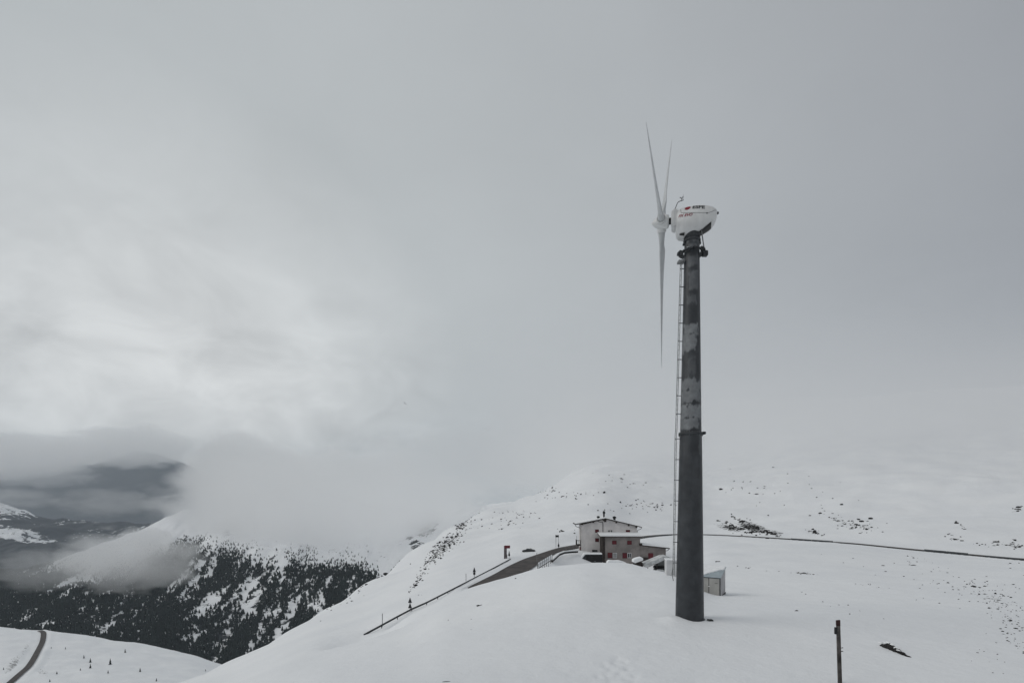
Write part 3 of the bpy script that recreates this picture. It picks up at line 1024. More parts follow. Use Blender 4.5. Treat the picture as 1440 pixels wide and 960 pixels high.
for row in (568.5, 501, 440, 382):
    r_ = float(np.interp(row, [331, FL], [.425, .610]))
    lathe([(r_ - .01, TZ(row) - .012), (r_ + .006, TZ(row) - .008), (r_ + .006, TZ(row) + .008), (r_ - .01, TZ(row) + .012)]).build('weld_seam', M['tower'], turb, True)
# clamp boss at the right of the flange
MB().tube([(.66, -.28, TZ(609.5)), (.78, -.28, TZ(609))], [.10, .08], 10).build('flange_boss', M['steel_dark'], fl)
lathe([(.44, TZ(341)), (.50, TZ(341)), (.50, TZ(338)), (.44, TZ(338))]).build('upper_flange', M['tower'], turb, True)
lathe([(.43, TZ(337)), (.46, TZ(336)), (.49, TZ(333.5)), (.49, TZ(328.5)), (.42, TZ(328.3))]).build('yaw_ring', M['steel_dark'], turb, True)
for s in (-1, 1):
    for k in (0, 1):
        MB().box((s * .46 - .05, -.12 + .2 * k, TZ(344)), (s * .46 + .05, -.02 + .2 * k, TZ(341.2))).build('yaw_bracket', M['steel_dark'], turb, bevel=.01)
# maintenance platform: open wedge plates on brackets
pl = empty('platform', (0, 0, TZ(355)))
pl.parent = turb
for k, (a0, a1, r0, r1, dz) in enumerate([(155, 200, .5, .87, 0), (203, 250, .5, .70, .02), (253, 292, .5, .66, .05), (296, 340, .5, .78, .06), (343, 385, .5, .88, .03), (28, 70, .5, .8, .0), (73, 110, .5, .8, .03), (113, 152, .5, .8, .0)]):
    n = 2
    vs = []
    for i in range(n + 1):
        a = math.radians(a0 + (a1 - a0) * i / n)
        for r, z in ((r0, dz), (r1, dz), (r1, dz - .05), (r0, dz - .05)):
            vs.append((r * math.cos(a), r * math.sin(a), z))
    fs = [(i * 4 + j, i * 4 + (j + 1) % 4, (i + 1) * 4 + (j + 1) % 4, (i + 1) * 4 + j) for i in range(n) for j in range(4)] + [(3, 2, 1, 0), (n * 4, n * 4 + 1, n * 4 + 2, n * 4 + 3)]
    MB().add(vs, fs).build('deck_plate', M['steel_dark'], pl)
for a in (168, 192, 335, 10, 50, 130):
    c, s_ = math.cos(math.radians(a)), math.sin(math.radians(a))
    MB().tube([(.74 * c, .74 * s_, -.05), (.46 * c, .46 * s_, -.30)], .02, 6).build('strut', M['steel_dark'], pl)
MB().box((.50, -.50, -.38), (.80, -.20, -.12)).build('junction_box', M['steel_dark'], pl, bevel=.02)
MB().add([(-.55, -.60, .03), (-.25, -.62, .05), (-.05, -.60, .03), (-.4, -.42, .07), (-.1, -.40, .07)], [(0, 1, 3), (1, 2, 4), (1, 4, 3)]).build('snow_patch', M['cap'], pl)
# ladder on the tower's left side, standing off on brackets
lad = empty('ladder', (0, 0, 0))
lad.parent = turb


def rad_at(row):
    return np.interp(row, [330, FL, FL + .01, 885], [.425, .610, .635, .83])


def ladx(row):
    return -(rad_at(row) + np.interp(row, [365, 600, 810], [.19, .26, .20]))


rowsL = [367, 450, 530, 606, 610, 700, 760, 808]
for dy in (-.11, .15):
    MB().tube([(ladx(r), dy, TZ(r)) for r in rowsL], .020, 6).build('stile', M['galv'], lad)
z = TZ(366.0)
zb = TZ(808)
rung = None
k = 0
while z > zb:
    row = H - (z + tz0) / PX
    r = MB().tube([(0, -.11, 0), (0, .15, 0)], .011, 5) if rung is None else None
    if rung is None:
        rung = r.build('rung', M['galv'], lad)
        o = rung
    else:
        o = rung.copy()
        C.objects.link(o)
    o.location = (ladx(row), 0, z)
    z -= .30
    k += 1
for i, row in enumerate(list(np.arange(378, 604, 25.5)) + list(np.arange(617, 806, 29))):
    MB().box((ladx(row) - .05, -.03, TZ(row) - .018), (-rad_at(row) + .02, .02, TZ(row) + .018)).build('bracket', M['steel_dark'], lad)
MB().box((ladx(368) - .20, -.2, TZ(370)), (-rad_at(368) - .0, .2, TZ(367.2))).build('landing', M['galv'], lad, bevel=.01)
MB().tube([(ladx(800) - .05, 0, TZ(797)), (ladx(808) - .12, -.05, TZ(806)), (ladx(812) - .03, -.05, TZ(816))], .022, 6).build('ladder_foot', M['galv'], lad)
# foot collar in the snow
lathe([(.84, TZ(872)), (.87, TZ(870.5)), (.87, TZ(868.3)), (.83, TZ(868.0))]).build('foot_ring', M['steel_dark'], turb, True)
MB().box((.86, -.75, TZ(872)), (1.15, -.45, TZ(866.8))).build('earth_clamp', M['black'], turb, bevel=.03)
dt = MB().box((.55, -.80, TZ(835)), (.60, -.7, TZ(827)))

# ---- nacelle, local axis l points to the rotor
PSI = math.radians(-20.89)
TILT = math.radians(2.29)
ax = Vector((-math.cos(PSI) * math.cos(TILT), -math.sin(PSI) * math.cos(TILT), math.sin(TILT)))
ux = ax.cross(Vector((0, 0, 1))).normalized()
vx = ux.cross(ax).normalized()
NZ = TZ(313.5)
Rm = Matrix((ax, -ux, vx)).transposed().to_4x4()       # columns: l, side facing the viewer, up
nac = empty('nacelle', (0, 0, 0))
nac.parent = turb
nac.matrix_local = Matrix.Translation((0.03, 0, NZ)) @ Rm
side = 1.0 if (Rm @ Vector((0, 1, 0))).y < 0 else -1.0      # sign of the viewer's side along local y
SEC = np.array([  # l, zmin, zmax, half width
    (.93, -.66, .68, .40), (.90, -.78, .76, .52), (.78, -.88, .83, .62), (.5, -.95, .89, .70), (.1, -.88, .88, .74), (-.3, -.78, .87, .74), (-.65, -.62, .81, .70),
    (-.92, -.48, .74, .65), (-1.11, -.34, .66, .56), (-1.24, -.17, .58, .44), (-1.31, .02, .52, .32), (-1.35, .14, .47, .20)])


def sec(l):
    o = np.argsort(SEC[:, 0])
    return [float(np.interp(l, SEC[o, 0], SEC[o, i])) for i in (1, 2, 3)]


def skin_y(l, z, off=.0):
    z0, z1, w = sec(l)
    zn = (z - (z0 + z1) / 2) / ((z1 - z0) / 2)
    zn = max(-.999, min(.999, zn))
    return side * (w * (1 - abs(zn) ** 2.6) ** (1 / 2.6) + off)


def nac_body(l0=None):
    n = 48
    ls = np.concatenate([[.95], np.linspace(.93, .6, 8), np.linspace(.55, -1.35, 40)])
    vs, fs = [], []
    for i, l in enumerate(ls):
        z0, z1, w = sec(l)
        if i == 0:
            z0, z1, w = z0 + .1, z1 - .1, w - .1
        for j in range(n):
            t = 2 * math.pi * j / n
            c, s_ = math.cos(t), math.sin(t)
            e = 2 / 2.6
            vs.append((l, w * math.copysign(abs(c) ** e, c), (z0 + z1) / 2 + (z1 - z0) / 2 * math.copysign(abs(s_) ** e, s_)))
    for i in range(len(ls) - 1):
        for j in range(n):
            fs.append((i * n + j, i * n + (j + 1) % n, (i + 1) * n + (j + 1) % n, (i + 1) * n + j))
    fs.append(tuple(range(n)))
    fs.append(tuple((len(ls) - 1) * n + j for j in range(n - 1, -1, -1)))
    return MB().add(vs, fs)


nb = nac_body().build('nacelle_shell', M['white'], nac, True)
MB().tube([(-1.30, 0, .36), (-1.44, 0, .39)], [.085, .065], 10).build('tail_cap', M['steel_dark'], nac)


def skin_line(pts, r, name, m, off=.004):
    q = []
    for (a, b) in zip(pts[:-1], pts[1:]):
        for t in np.linspace(0, 1, 9)[:-1]:
            l, z = a[0] + (b[0] - a[0]) * t, a[1] + (b[1] - a[1]) * t
            q.append((l, skin_y(l, z, off), z))
    q.append((pts[-1][0], skin_y(*pts[-1], off), pts[-1][1]))
    return MB().tube(q, r, 5).build(name, m, nac)


skin_line([(.70, .66), (.64, .36), (-.1, .20), (-.85, .10), (-1.08, .20), (-1.30, .38)], .012, 'hatch_seam', M['galv'])
MB().tube([(-.80, skin_y(-.80, .10, -.02), .10), (-.80, skin_y(-.80, .10, .03), .10)], .035, 8).build('hatch_lock', M['letter'], nac)


def lettering(txt, l0, z0, size, slope, m, name, shear=0.0, wx=1.0, bold=.02):
    cu = bpy.data.curves.new(name, 'FONT')
    cu.body = txt
    cu.size = size
    cu.shear = shear
    cu.offset = bold * size
    cu.resolution_u = 3
    tmpo = bpy.data.objects.new('tmp', cu)
    C.objects.link(tmpo)
    dg = bpy.context.evaluated_depsgraph_get()
    me = bpy.data.meshes.new_from_object(tmpo.evaluated_get(dg))
    bpy.data.objects.remove(tmpo)
    import bmesh
    bm = bmesh.new()
    bm.from_mesh(me)
    bmesh.ops.triangulate(bm, faces=bm.faces)
    bmesh.ops.subdivide_edges(bm, edges=bm.edges, cuts=1)
    for v in bm.verts:
        X, Z = v.co.x * wx, v.co.y
        l = l0 - X
        zz = z0 + Z + slope * X
        v.co = Vector((l, skin_y(l, zz, .008), zz))
    bm.to_mesh(me)
    bm.free()
    me.name = name
    me.materials.clear()
    me.materials.append(m)
    o = bpy.data.objects.new(name, me)
    C.objects.link(o)
    o.parent = nac
    o['label'] = name.replace('_', ' ')
    return o


lt = lettering('ESPE', .03, .50, .34, -.16, M['letter'], 'black_lettering', wx=1.05, bold=.035)
lt['label'] = 'black bold lettering reading ESPE'
lt2 = lettering('FX EVO', .80, .12, .22, -.10, M['logo_red'], 'red_lettering', shear=.35, wx=1.05, bold=.03)
lt2['label'] = 'dark red italic lettering reading FX EVO'
lg = MB()
n = 48
vs = [(.29, skin_y(.29, .62, .010), .62)]
for j in range(n):
    a = 2 * math.pi * j / n
    r = (.155 if j % 4 < 2 else .125)
    l, z = .29 - 1.15 * r * math.cos(a) - .15 * r * math.sin(a), .61 + r * .95 * math.sin(a)
    vs.append((l, skin_y(l, z, .009), z))
lg.add(vs, [(0, 1 + j, 1 + (j + 1) % n) for j in range(n)]).build('red_emblem', M['logo_red'], nac)
# dark underside hatch at the rear and open lip at the front
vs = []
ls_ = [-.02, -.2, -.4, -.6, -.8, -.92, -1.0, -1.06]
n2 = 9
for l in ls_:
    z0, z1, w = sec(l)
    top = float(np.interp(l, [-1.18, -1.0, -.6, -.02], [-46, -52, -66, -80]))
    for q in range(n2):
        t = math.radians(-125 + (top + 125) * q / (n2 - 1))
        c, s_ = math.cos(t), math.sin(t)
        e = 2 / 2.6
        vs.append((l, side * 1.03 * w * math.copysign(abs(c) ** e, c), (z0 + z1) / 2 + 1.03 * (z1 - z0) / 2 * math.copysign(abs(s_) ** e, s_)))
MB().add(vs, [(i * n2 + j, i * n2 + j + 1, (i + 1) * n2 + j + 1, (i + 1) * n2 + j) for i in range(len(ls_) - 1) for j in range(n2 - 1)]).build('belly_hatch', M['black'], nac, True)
MB().tube([(.68, side * .46, -.82), (.42, side * .50, -.86)], [.05, .09], 8).build('front_vent', M['black'], nac)
# generator box between hub and nacelle, shaft, hub
gb = MB()
n = 24
for (l, w, zc, h_) in [(.90, .40, .03, .50), (1.22, .40, .03, .50)]:
    pass
gb.prism([(.90, -.18), (.96, -.23), (1.20, -.21), (1.22, -.16), (1.23, .66), (1.20, .71), (1.04, .80), (.88, .78)], -.42, .42)
gb.build('generator_housing', M['white'], nac, bevel=.03)
MB().prism([(1.03, -.24), (1.10, -.24), (1.10, .80), (1.03, .80)], -.44, .44).build('housing_rib', M['white'], nac, bevel=.01)
MB().tube([(1.20, 0, .30), (1.40, 0, .30)], .19, 20).build('main_shaft', M['black'], nac, True)
# wind vane and anemometer mast
mast = MB().tube([(1.06, side * .3, .74), (.92, side * .3, 1.14), (.84, side * .3, 1.24), (.56, side * .3, 1.30)], .022, 6).build('sensor_mast', M['steel_dark'], nac)
MB().tube([(.68, side * .3, 1.27), (.68, side * .3, 1.46)], .016, 6).build('anemometer_stem', M['galv'], mast)
for k in range(3):
    a = 2.1 * k + .4
    MB().tube([(.68 + .03 * math.cos(a), side * .3 + .03 * math.sin(a), 1.43), (.68 + .10 * math.cos(a), side * .3 + .10 * math.sin(a), 1.45)], [.01, .045], 8).build('anemometer_cup', M['galv'], mast)
MB().tube([(.58, side * .3, 1.30), (.58, side * .3, 1.64)], .008, 5).build('lightning_rod', M['galv'], mast)
# rear pole between platform and nacelle
MB().tube([(.56, -.42, TZ(352)), (.46, -.44, TZ(338)), (.38, -.45, TZ(324))], .035, 8).build('cable_conduit', M['galv'], turb)
# hub and blades
HUBL = 1.80
hub = empty('rotor', (HUBL, 0, .30))
hub.parent = nac
prof = [(.0, .60), (.07, .575), (.16, .50), (.27, .36), (.36, .20), (.40, .05), (.41, -.15), (.40, -.30), (.36, -.40), (.22, -.44), (0, -.44)]
sp = MB()
n = 32
vs, fs = [], []
for r, l in prof:
    for j in range(n):
        a = 2 * math.pi * j / n
        vs.append((l, r * math.cos(a), r * math.sin(a)))
for i in range(len(prof) - 1):
    for j in range(n):
        fs.append((i * n + j, i * n + (j + 1) % n, (i + 1) * n + (j + 1) % n, (i + 1) * n + j))
sp.add(vs, fs).build('spinner', M['white'], hub, True)
RAD = 8.91
ux_l, vx_l = Vector((0, -1, 0)), Vector((0, 0, 1))     # ux, vx in the nacelle's own axes


def blade_mb():
    """span along +z, chord along y, thickness along x"""
    st = [(.34, .23, .23, 0, 0), (.62, .23, .22, 0, 0), (.80, .25, .19, 3, 0), (1.25, .44, .14, 16, .04), (1.62, .62, .12, 18, .09), (1.95, .61, .11, 16, .08), (3.0, .48, .085, 12, .05), (4.5, .36, .062, 9, .03),
          (6.2, .26, .045, 7, .02), (7.8, .17, .028, 5, .01), (8.75, .10, .014, 0, 0), (9.02, .06, .010, 0, 0), (9.10, .025, .004, 0, 0)]
    n = 20
    vs, fs = [], []
    for (s, c, th, tw, off) in st:
        t = math.radians(tw + 8)
        for j in range(n):
            a = 2 * math.pi * j / n
            if s < .7:
                X, Y = th * math.cos(a) * .95, c * math.sin(a) * .95
            else:
                yy = math.sin(a)
                X = th * math.cos(a) * (1 - .45 * max(0, yy)) * 1.0
                Y = c * .5 * yy * 1.0 + off
                if s < 1:
                    Y = c * .9 * yy
            vs.append((X * math.cos(t) - Y * math.sin(t), X * math.sin(t) + Y * math.cos(t), s))
    for i in range(len(st) - 1):
        for j in range(n):
            fs.append((i * n + j, i * n + (j + 1) % n, (i + 1) * n + (j + 1) % n, (i + 1) * n + j))
    fs.append(tuple(range(n)))
    fs.append(tuple((len(st) - 1) * n + j for j in range(n)))
    return MB().add(vs, fs)


bl0 = blade_mb().build('blade', M['blade'], hub, True)
cuff0 = lathe([(.25, .28), (.27, .30), (.27, .52), (.255, .55), (.235, .55)], 24).build('blade_cuff', M['white'], hub, True)
for k in range(3):
    t = math.pi + math.radians(-31.55) + k * 2 * math.pi / 3
    d = math.cos(t) * vx_l + math.sin(t) * ux_l
    ch = Vector((1, 0, 0)).cross(d)
    R = Matrix((Vector((1, 0, 0)), -ch, d)).transposed().to_4x4()
    R = Matrix((Vector((1, 0, 0)), d.cross(Vector((1, 0, 0))), d)).transposed().to_4x4()
    b = bl0 if k == 0 else bl0.copy()
    q = cuff0 if k == 0 else cuff0.copy()
    if k:
        C.objects.link(b)
        C.objects.link(q)
    b.matrix_local = R
    q.matrix_local = R

# ------------------------------------------------------------------ pale shed beside the tower
sc = Vector(((1013 - 720) / F * 49, 49, 0))
sc.z = (H - 840) / F * 49
shed = empty('garden_shed', sc, math.radians(-32), 'small pale shed with double doors and lean-to roof, right behind the turbine tower', 'shed')
W_, Dp, hf, hb = 2.15, 2.9, 1.95, 2.62      # local: x from -W to 0, y from 0 to Dp
MB().add([(-W_, .04, -.6), (0, .04, -.6), (0, Dp, -.6), (-W_, Dp, -.6), (-W_, .04, hf), (0, .04, hf), (0, Dp, hb), (-W_, Dp, hb)],
         [(0, 3, 2, 1), (4, 5, 6, 7), (0, 1, 5, 4), (1, 2, 6, 5), (2, 3, 7, 6), (3, 0, 4, 7)]).build('shed_body', M['panel_side'], shed)
for i, (x0, x1) in enumerate([(-W_ + .07, -W_ / 2 - .03), (-W_ / 2 + .03, -.09)]):
    d = MB().box((x0, -.015, .08), (x1, .035, hf - .10)).build('door', M['panel'], shed, bevel=.008)
    if i == 0:
        MB().box((x1 - .02, -.05, hf * .52), (x1 + .12, -.018, hf * .52 + .05)).build('latch', M['cap'], d)
    else:
        MB().box((x1 - .42, -.022, hf * .70), (x1 - .16, -.017, hf * .70 + .035)).build('door_sign', M['letter'], d)
for (a, b) in [((-W_ - .02, 0, -.02), (-W_ + .05, .06, hf)), ((-.07, -.005, -.02), (.015, .06, hf)), ((-W_, -.01, hf - .09), (.02, .06, hf + .02)), ((-W_, -.01, -.05), (.02, .06, .06)), ((-W_ / 2 - .025, -.005, .06), (-W_ / 2 + .025, .03, hf - .09))]:
    MB().box(a, b).build('door_frame', M['steel_dark'], shed)
MB().box((.0, .06, -.06), (.06, Dp + .02, .10)).build('sill', M['black'], shed)


def roofz(y):
    return hf + (hb - hf) * y / Dp


MB().add([(-W_ - .08, -.08, roofz(-.08)), (.08, -.08, roofz(-.08)), (.08, Dp + .1, roofz(Dp + .1)), (-W_ - .08, Dp + .1, roofz(Dp + .1)),
          (-W_ - .08, -.08, roofz(-.08) + .05), (.08, -.08, roofz(-.08) + .05), (.08, Dp + .1, roofz(Dp + .1) + .05), (-W_ - .08, Dp + .1, roofz(Dp + .1) + .05)],
         [(0, 3, 2, 1), (4, 5, 6, 7), (0, 1, 5, 4), (1, 2, 6, 5), (2, 3, 7, 6), (3, 0, 4, 7)]).build('shed_roof', M['blue_sheet'], shed)
rs = random.Random(2)
# snow still lying on the roof, slid off the front right triangle
top, bot = [], []
pts = [(-W_ - .08, .05), (-1.75, .15), (-1.4, .55), (-1.1, 1.0), (-.75, 1.3), (-.45, 1.75), (.04, 2.1), (.05, Dp + .1), (-W_ - .08, Dp + .1)]
pp = []
for i in range(len(pts)):
    a, b = pts[i], pts[(i + 1) % len(pts)]
    for t in (0, .33, .66):
        j = .06 if i < 6 else 0
        pp.append((a[0] + (b[0] - a[0]) * t + rs.uniform(-j, j), a[1] + (b[1] - a[1]) * t + rs.uniform(-j, j)))
m_ = len(pp)
cx = sum(p[0] for p in pp) / m_
cy = sum(p[1] for p in pp) / m_
vs = [(x, y, roofz(y) + .052) for x, y in pp] + [(cx + (x - cx) * .95, cy + (y - cy) * .95, roofz(cy + (y - cy) * .95) + .14) for x, y in pp]
MB().add(vs, [(i, (i + 1) % m_, (i + 1) % m_ + m_, i + m_) for i in range(m_)] + [tuple(range(m_, 2 * m_))]).build('roof_snow', M['cap'], shed)

# white container left of the tower
x, y, z = P(945, 808, 52.5)
cb = empty('white_cabinet', (x, y, z - .1), math.radians(-8), 'small white metal cabinet left of the turbine tower with a snowy top', 'cabinet')
MB().box((-.55, 0, -.4), (.75, 1.3, 1.62)).build('cabinet_body', M['box_white'], cb, bevel=.02)
MB().box((-.60, -.04, 1.62), (.80, 1.36, 1.72)).build('snow_cap', M['cap'], cb, bevel=.04)
MB().box((-.50, -.02, .1), (.70, .0, 1.55)).build('cabinet_door', M['box_white'], cb, bevel=.008)

# wooden post in the foreground
px_, py_, pz_ = P(1181.5, 960, 18.9)
post = empty('wooden_post', (px_, py_, float(A.z(px_, py_))), 0, 'tall weathered wooden post with a dark box near its top, in the right foreground', 'post')
MB().add([(-.065, -.035, -.5), (.075, -.035, -.5), (.075, .03, -.5), (-.065, .03, -.5), (-.145, -.03, 2.25), (-.010, -.03, 2.25), (-.010, .03, 2.25), (-.145, .03, 2.25)],
         [(0, 3, 2, 1), (4, 5, 6, 7), (0, 1, 5, 4), (1, 2, 6, 5), (2, 3, 7, 6), (3, 0, 4, 7)]).build('post_shaft', M['wood_grey'], post, bevel=.008)
MB().add([(-.147, -.034, 2.18), (-.006, -.034, 2.18), (-.006, .034, 2.18), (-.147, .034, 2.18), (-.150, -.034, 2.38), (-.012, -.034, 2.40), (-.012, .034, 2.40), (-.150, .034, 2.38)],
         [(0, 3, 2, 1), (4, 5, 6, 7), (0, 1, 5, 4), (1, 2, 6, 5), (2, 3, 7, 6), (3, 0, 4, 7)]).build('post_tip', M['wood_tip'], post, bevel=.008)
MB().box((-.215, -.05, 1.86), (-.135, .03, 2.12)).build('box', M['black'], post, bevel=.012)
for zz in (1.33, 1.20):
    MB().tube([(.0, 0, zz), (.10, -.02, zz + .02)], .014, 6).build('peg', M['black'], post)

# ------------------------------------------------------------------ mountain hut
HX, HD = (817.5 - 720) / F * 170, 170.0
HZ = -22.4
hut = empty('mountain_hut', (HX, HD, HZ), math.radians(-2.5), 'large white mountain hut with red shutters, gabled snowy roof and a lower brown-rendered annex', 'building')


def hz(row, D=170.0):
    return (H - row) / F * D - HZ


def hx(u, D=170.0):
    return (u - 720) / F * D - HX


Wm = hx(895)
zl, zr_, zk = hz(738.6), hz(740.2), hz(729.6)
kx = hx(850.6)
wall = MB().prism([(0, -1.0), (Wm, -1.0), (Wm, hz(739.7)), (kx, zk), (0, hz(737.6))], 0, 9.0).build('wall', M['plaster'], hut)
MB().box((-.02, -.03, -1), (Wm + .02, -.0, hz(775.5))).build('plinth', M['base'], hut)


def roof_slab(x0, z0, x1, z1, y0, y1, th, name, m, up=0.0, parent=hut, ov=0.0):
    return MB().add([(x0, y0, z0 + up), (x1, y0, z1 + up), (x1, y1, z1 + up), (x0, y1, z0 + up), (x0, y0, z0 + up + th), (x1, y0, z1 + up + th), (x1, y1, z1 + up + th), (x0, y1, z0 + up + th)],
                    [(0, 3, 2, 1), (4, 5, 6, 7), (0, 1, 5, 4), (1, 2, 6, 5), (2, 3, 7, 6), (3, 0, 4, 7)]).build(name, m, parent)


rl = roof_slab(hx(808.8), hz(737.6), kx, zk + .12, -1.0, 9.8, .26, 'roof', M['wood_dark'])
rr2 = roof_slab(kx, zk + .12, hx(901), hz(741.2), -1.0, 9.8, .26, 'roof', M['wood_dark'])
roof_slab(hx(809.5), hz(737.6) + .05, kx + .3, zk + .14, -.9, 9.6, .25, 'roof_snow', M['cap'], .27)
roof_slab(kx, zk + .12, hx(900), hz(741.0) + .04, -.9, 9.6, .12, 'roof_snow', M['cap'], .27)
for u in (818.5, 834, 848.5, 866, 883, 893.8):
    zt = float(np.interp(u, [808.8, 850.6, 901], [hz(737.6), zk, hz(741.2)]))
    MB().box((hx(u) - .22, -.95, zt - .45), (hx(u) + .22, 0, zt + .02)).build('rafter_end', M['wood_dark'], hut)
MB().box((kx - .3, -1.05, zk - .9), (kx + .3, -.02, zk + .1)).build('ridge_beam', M['wood_dark'], hut)
# gutters with their bent drops
MB().tube([(hx(808.6), -.9, hz(736)), (hx(808.8), -.9, hz(738.5)), (hx(811), -.7, hz(740.3)), (hx(815), -.3, hz(741.2)), (hx(816.6), -.1, hz(744)), (hx(816.6), -.1, hz(779))], .09, 6).build('gutter_pipe', M['steel_dark'], hut)
MB().tube([(hx(901), -.9, hz(740.6)), (hx(899.5), -.7, hz(743.2)), (hx(896), -.3, hz(744.4)), (hx(895.3), -.1, hz(748))], .09, 6).build('gutter_pipe', M['steel_dark'], hut)
MB().tube([(hx(839.5), -.12, hz(731.6)), (hx(842), -.12, hz(733.2)), (hx(847), -.12, hz(733.8)), (hx(847.6), -.12, hz(736)), (hx(847.6), -.12, hz(748))], .10, 6).build('drain_pipe', M['letter'], hut)
# chimneys
ch = [(850.8, 717.5, 729, 1.15, 'tall dark chimney'), (842.8, 724.9, 731, 1.5, 'small snow-capped chimney'), (865.6, 725.2, 733, 1.7, 'stout dark chimney')]
for (u, r0, r1, w, lb) in ch:
    c = empty('chimney', (hx(u), 3.0, hz(r1, 173)))
    c.parent = hut
    c['label'] = lb
    hh = hz(r0, 173) - hz(r1, 173)
    MB().box((-w * .22, -.25, -.6), (w * .22, .25, hh * .8)).build('stack', M['black'], c, bevel=.02)
    MB().box((-w * .34, -.4, hh * .62), (w * .34, .4, hh * .86)).build('cowl', M['black'], c, bevel=.03)
    MB().add([(-w * .36, -.4, hh * .86), (w * .36, -.4, hh * .86), (w * .36, .4, hh * .86), (-w * .36, .4, hh * .86), (0, 0, hh * 1.02)], [(0, 1, 4), (1, 2, 4), (2, 3, 4), (3, 0, 4), (3, 2, 1, 0)]).build('hood', M['black'], c)


def window(u0, u1, r0, r1, D, yl, red=True, parent=hut):
    xa, xb, za, zb = hx(u0, D), hx(u1, D), hz(r1, D), hz(r0, D)
    w = MB().box((xa - .08, yl - .06, za - .08), (xb + .08, yl + .05, zb + .08)).build('window', M['wood_dark'] if red else M['box_white'], parent)
    if red:
        mid = (xa + xb) / 2
        for (p, q) in ((xa, mid - .02), (mid + .02, xb)):
            s = MB().box((p, yl - .12, za), (q, yl - .062, zb)).build('shutter', M['red'], w)
            n = 4
            for k in range(1, n):
                zz = za + (zb - za) * k / n
                MB().box((p + .05, yl - .14, zz - .025), (q - .05, yl - .121, zz + .025)).build('batten', M['darkred'], s) if False else None
    else:
        mid = (xa + xb) / 2
        for (p, q) in ((xa + .05, mid - .06), (mid + .06, xb - .05)):
            MB().box((p, yl - .10, za + .06), (q, yl - .062, zb - .06)).build('pane', M['glass'], w)
    return w


for (u0, u1, r0, r1) in [(837.1, 841.6, 744.2, 748.0), (837.1, 841.8, 756.5, 761.0), (879.8, 885, 744.8, 748.2)]:
    window(u0, u1, r0, r1, 170, 0)
for u in (856.0, 859.5):
    MB().box((hx(u) - .16, -.25, hz(748.6)), (hx(u) + .16, 0, hz(745))).build('flue', M['letter'], hut)
MB().box((hx(832.5), -.08, hz(776)), (hx(840), .02, hz(772.5))).build('basement_window', M['glass'], hut)
# balcony on the left wall
bal = empty('balcony', (0, 0, 0))
bal.parent = hut
MB().box((-1.45, 1.0, hz(767.5)), (0, 5.5, hz(766.4))).build('balcony_floor', M['wood_dark'], bal)
for k in range(9):
    MB().box((-1.45, 1.0 + k * .54, hz(766.4)), (-1.38, 1.12 + k * .54, hz(760.2))).build('baluster', M['wood_dark'], bal)
for k in range(3):
    MB().box((-1.42 + k * .55, .98, hz(766.4)), (-1.32 + k * .55, 1.03, hz(760.2))).build('baluster', M['wood_dark'], bal)
MB().box((-1.5, .95, hz(760.2)), (0, 1.08, hz(759.5))).build('handrail', M['wood_dark'], bal)
MB().box((-1.5, 1.08, hz(760.2)), (-1.36, 5.5, hz(759.5))).build('handrail', M['wood_dark'], bal)
MB().box((-1.5, 1.0, hz(766.4)), (-1.40, 1.12, hz(753))).build('balcony_post', M['wood_dark'], bal)
MB().box((-.5, .9, hz(783)), (0, 1.5, hz(769))).build('red_door', M['darkred'], hut)
MB().add([(-.3, -.4, -1), (.15, -.4, -1), (.15, .6, -1), (-.3, .6, -1), (-.3, -.4, hz(779)), (.15, -.4, hz(779)), (.15, .6, hz(779)), (-.3, .6, hz(779))], [(0, 3, 2, 1), (4, 5, 6, 7), (0, 1, 5, 4), (1, 2, 6, 5), (2, 3, 7, 6), (3, 0, 4, 7)]).build('buttress', M['base'], hut)
# annex in front
DA = 163.5
xa, xb = hx(848.6, DA), hx(900.6, DA)
ya = DA - HD
zf, zbk = hz(754.3, DA), hz(750.0, 170)
MB().add([(xa, ya, -1.5), (xb, ya, -1.5), (xb, -.01, -1.5), (xa, -.01, -1.5), (xa, ya, zf), (xb, ya, zf), (xb, -.01, zbk), (xa, -.01, zbk)],
         [(0, 3, 2, 1), (4, 5, 6, 7), (0, 1, 5, 4), (1, 2, 6, 5), (2, 3, 7, 6), (3, 0, 4, 7)]).build('annex_wall', M['render'], hut)
MB().box((xa - .02, ya + .02, -1.5), (xa + .8, ya - .015, zf - .1)).build('corner_boards', M['wood_dark'], hut)
MB().box((xa - .05, ya + .0, -1.5), (xa - .005, -.02, zf - .1)).build('side_boarding', M['wood_dark'], hut)
th = .10


def lean(x0, x1, y0, y1, z0, z1, t, name, m, up=0):
    return MB().add([(x0, y0, z0 + up), (x1, y0, z0 + up), (x1, y1, z1 + up), (x0, y1, z1 + up), (x0, y0, z0 + up + t), (x1, y0, z0 + up + t), (x1, y1, z1 + up + t), (x0, y1, z1 + up + t)],
                    [(0, 3, 2, 1), (4, 5, 6, 7), (0, 1, 5, 4), (1, 2, 6, 5), (2, 3, 7, 6), (3, 0, 4, 7)]).build(name, m, hut)


lean(xa - .9, xb + .35, ya - .6, -.02, zf - .02, zbk + .0, .22, 'annex_roof', M['wood_dark'])
lean(xa - .85, xb + .3, ya - .55, -.1, zf - .0, zbk + .0, .42, 'annex_roof_snow', M['cap'], .205)
for (u0, u1, r0, r1, red) in [(861.9, 867.6, 759.8, 764.5, True), (882.9, 888.6, 759.8, 764.7, True), (855.6, 861.6, 776.5, 783.6, True), (876.4, 882.2, 776.9, 783.9, True), (883.2, 888.0, 777, 783.3, False)]:
    window(u0, u1, r0, r1, DA, ya, red)
pw = window(863.2, 868.0, 777, 783.5, DA, ya, False)
pw['label'] = 'pale curtained window'
for chh in list(pw.children):
    chh.data = chh.data.copy()
    chh.data.materials[0] = M['base']
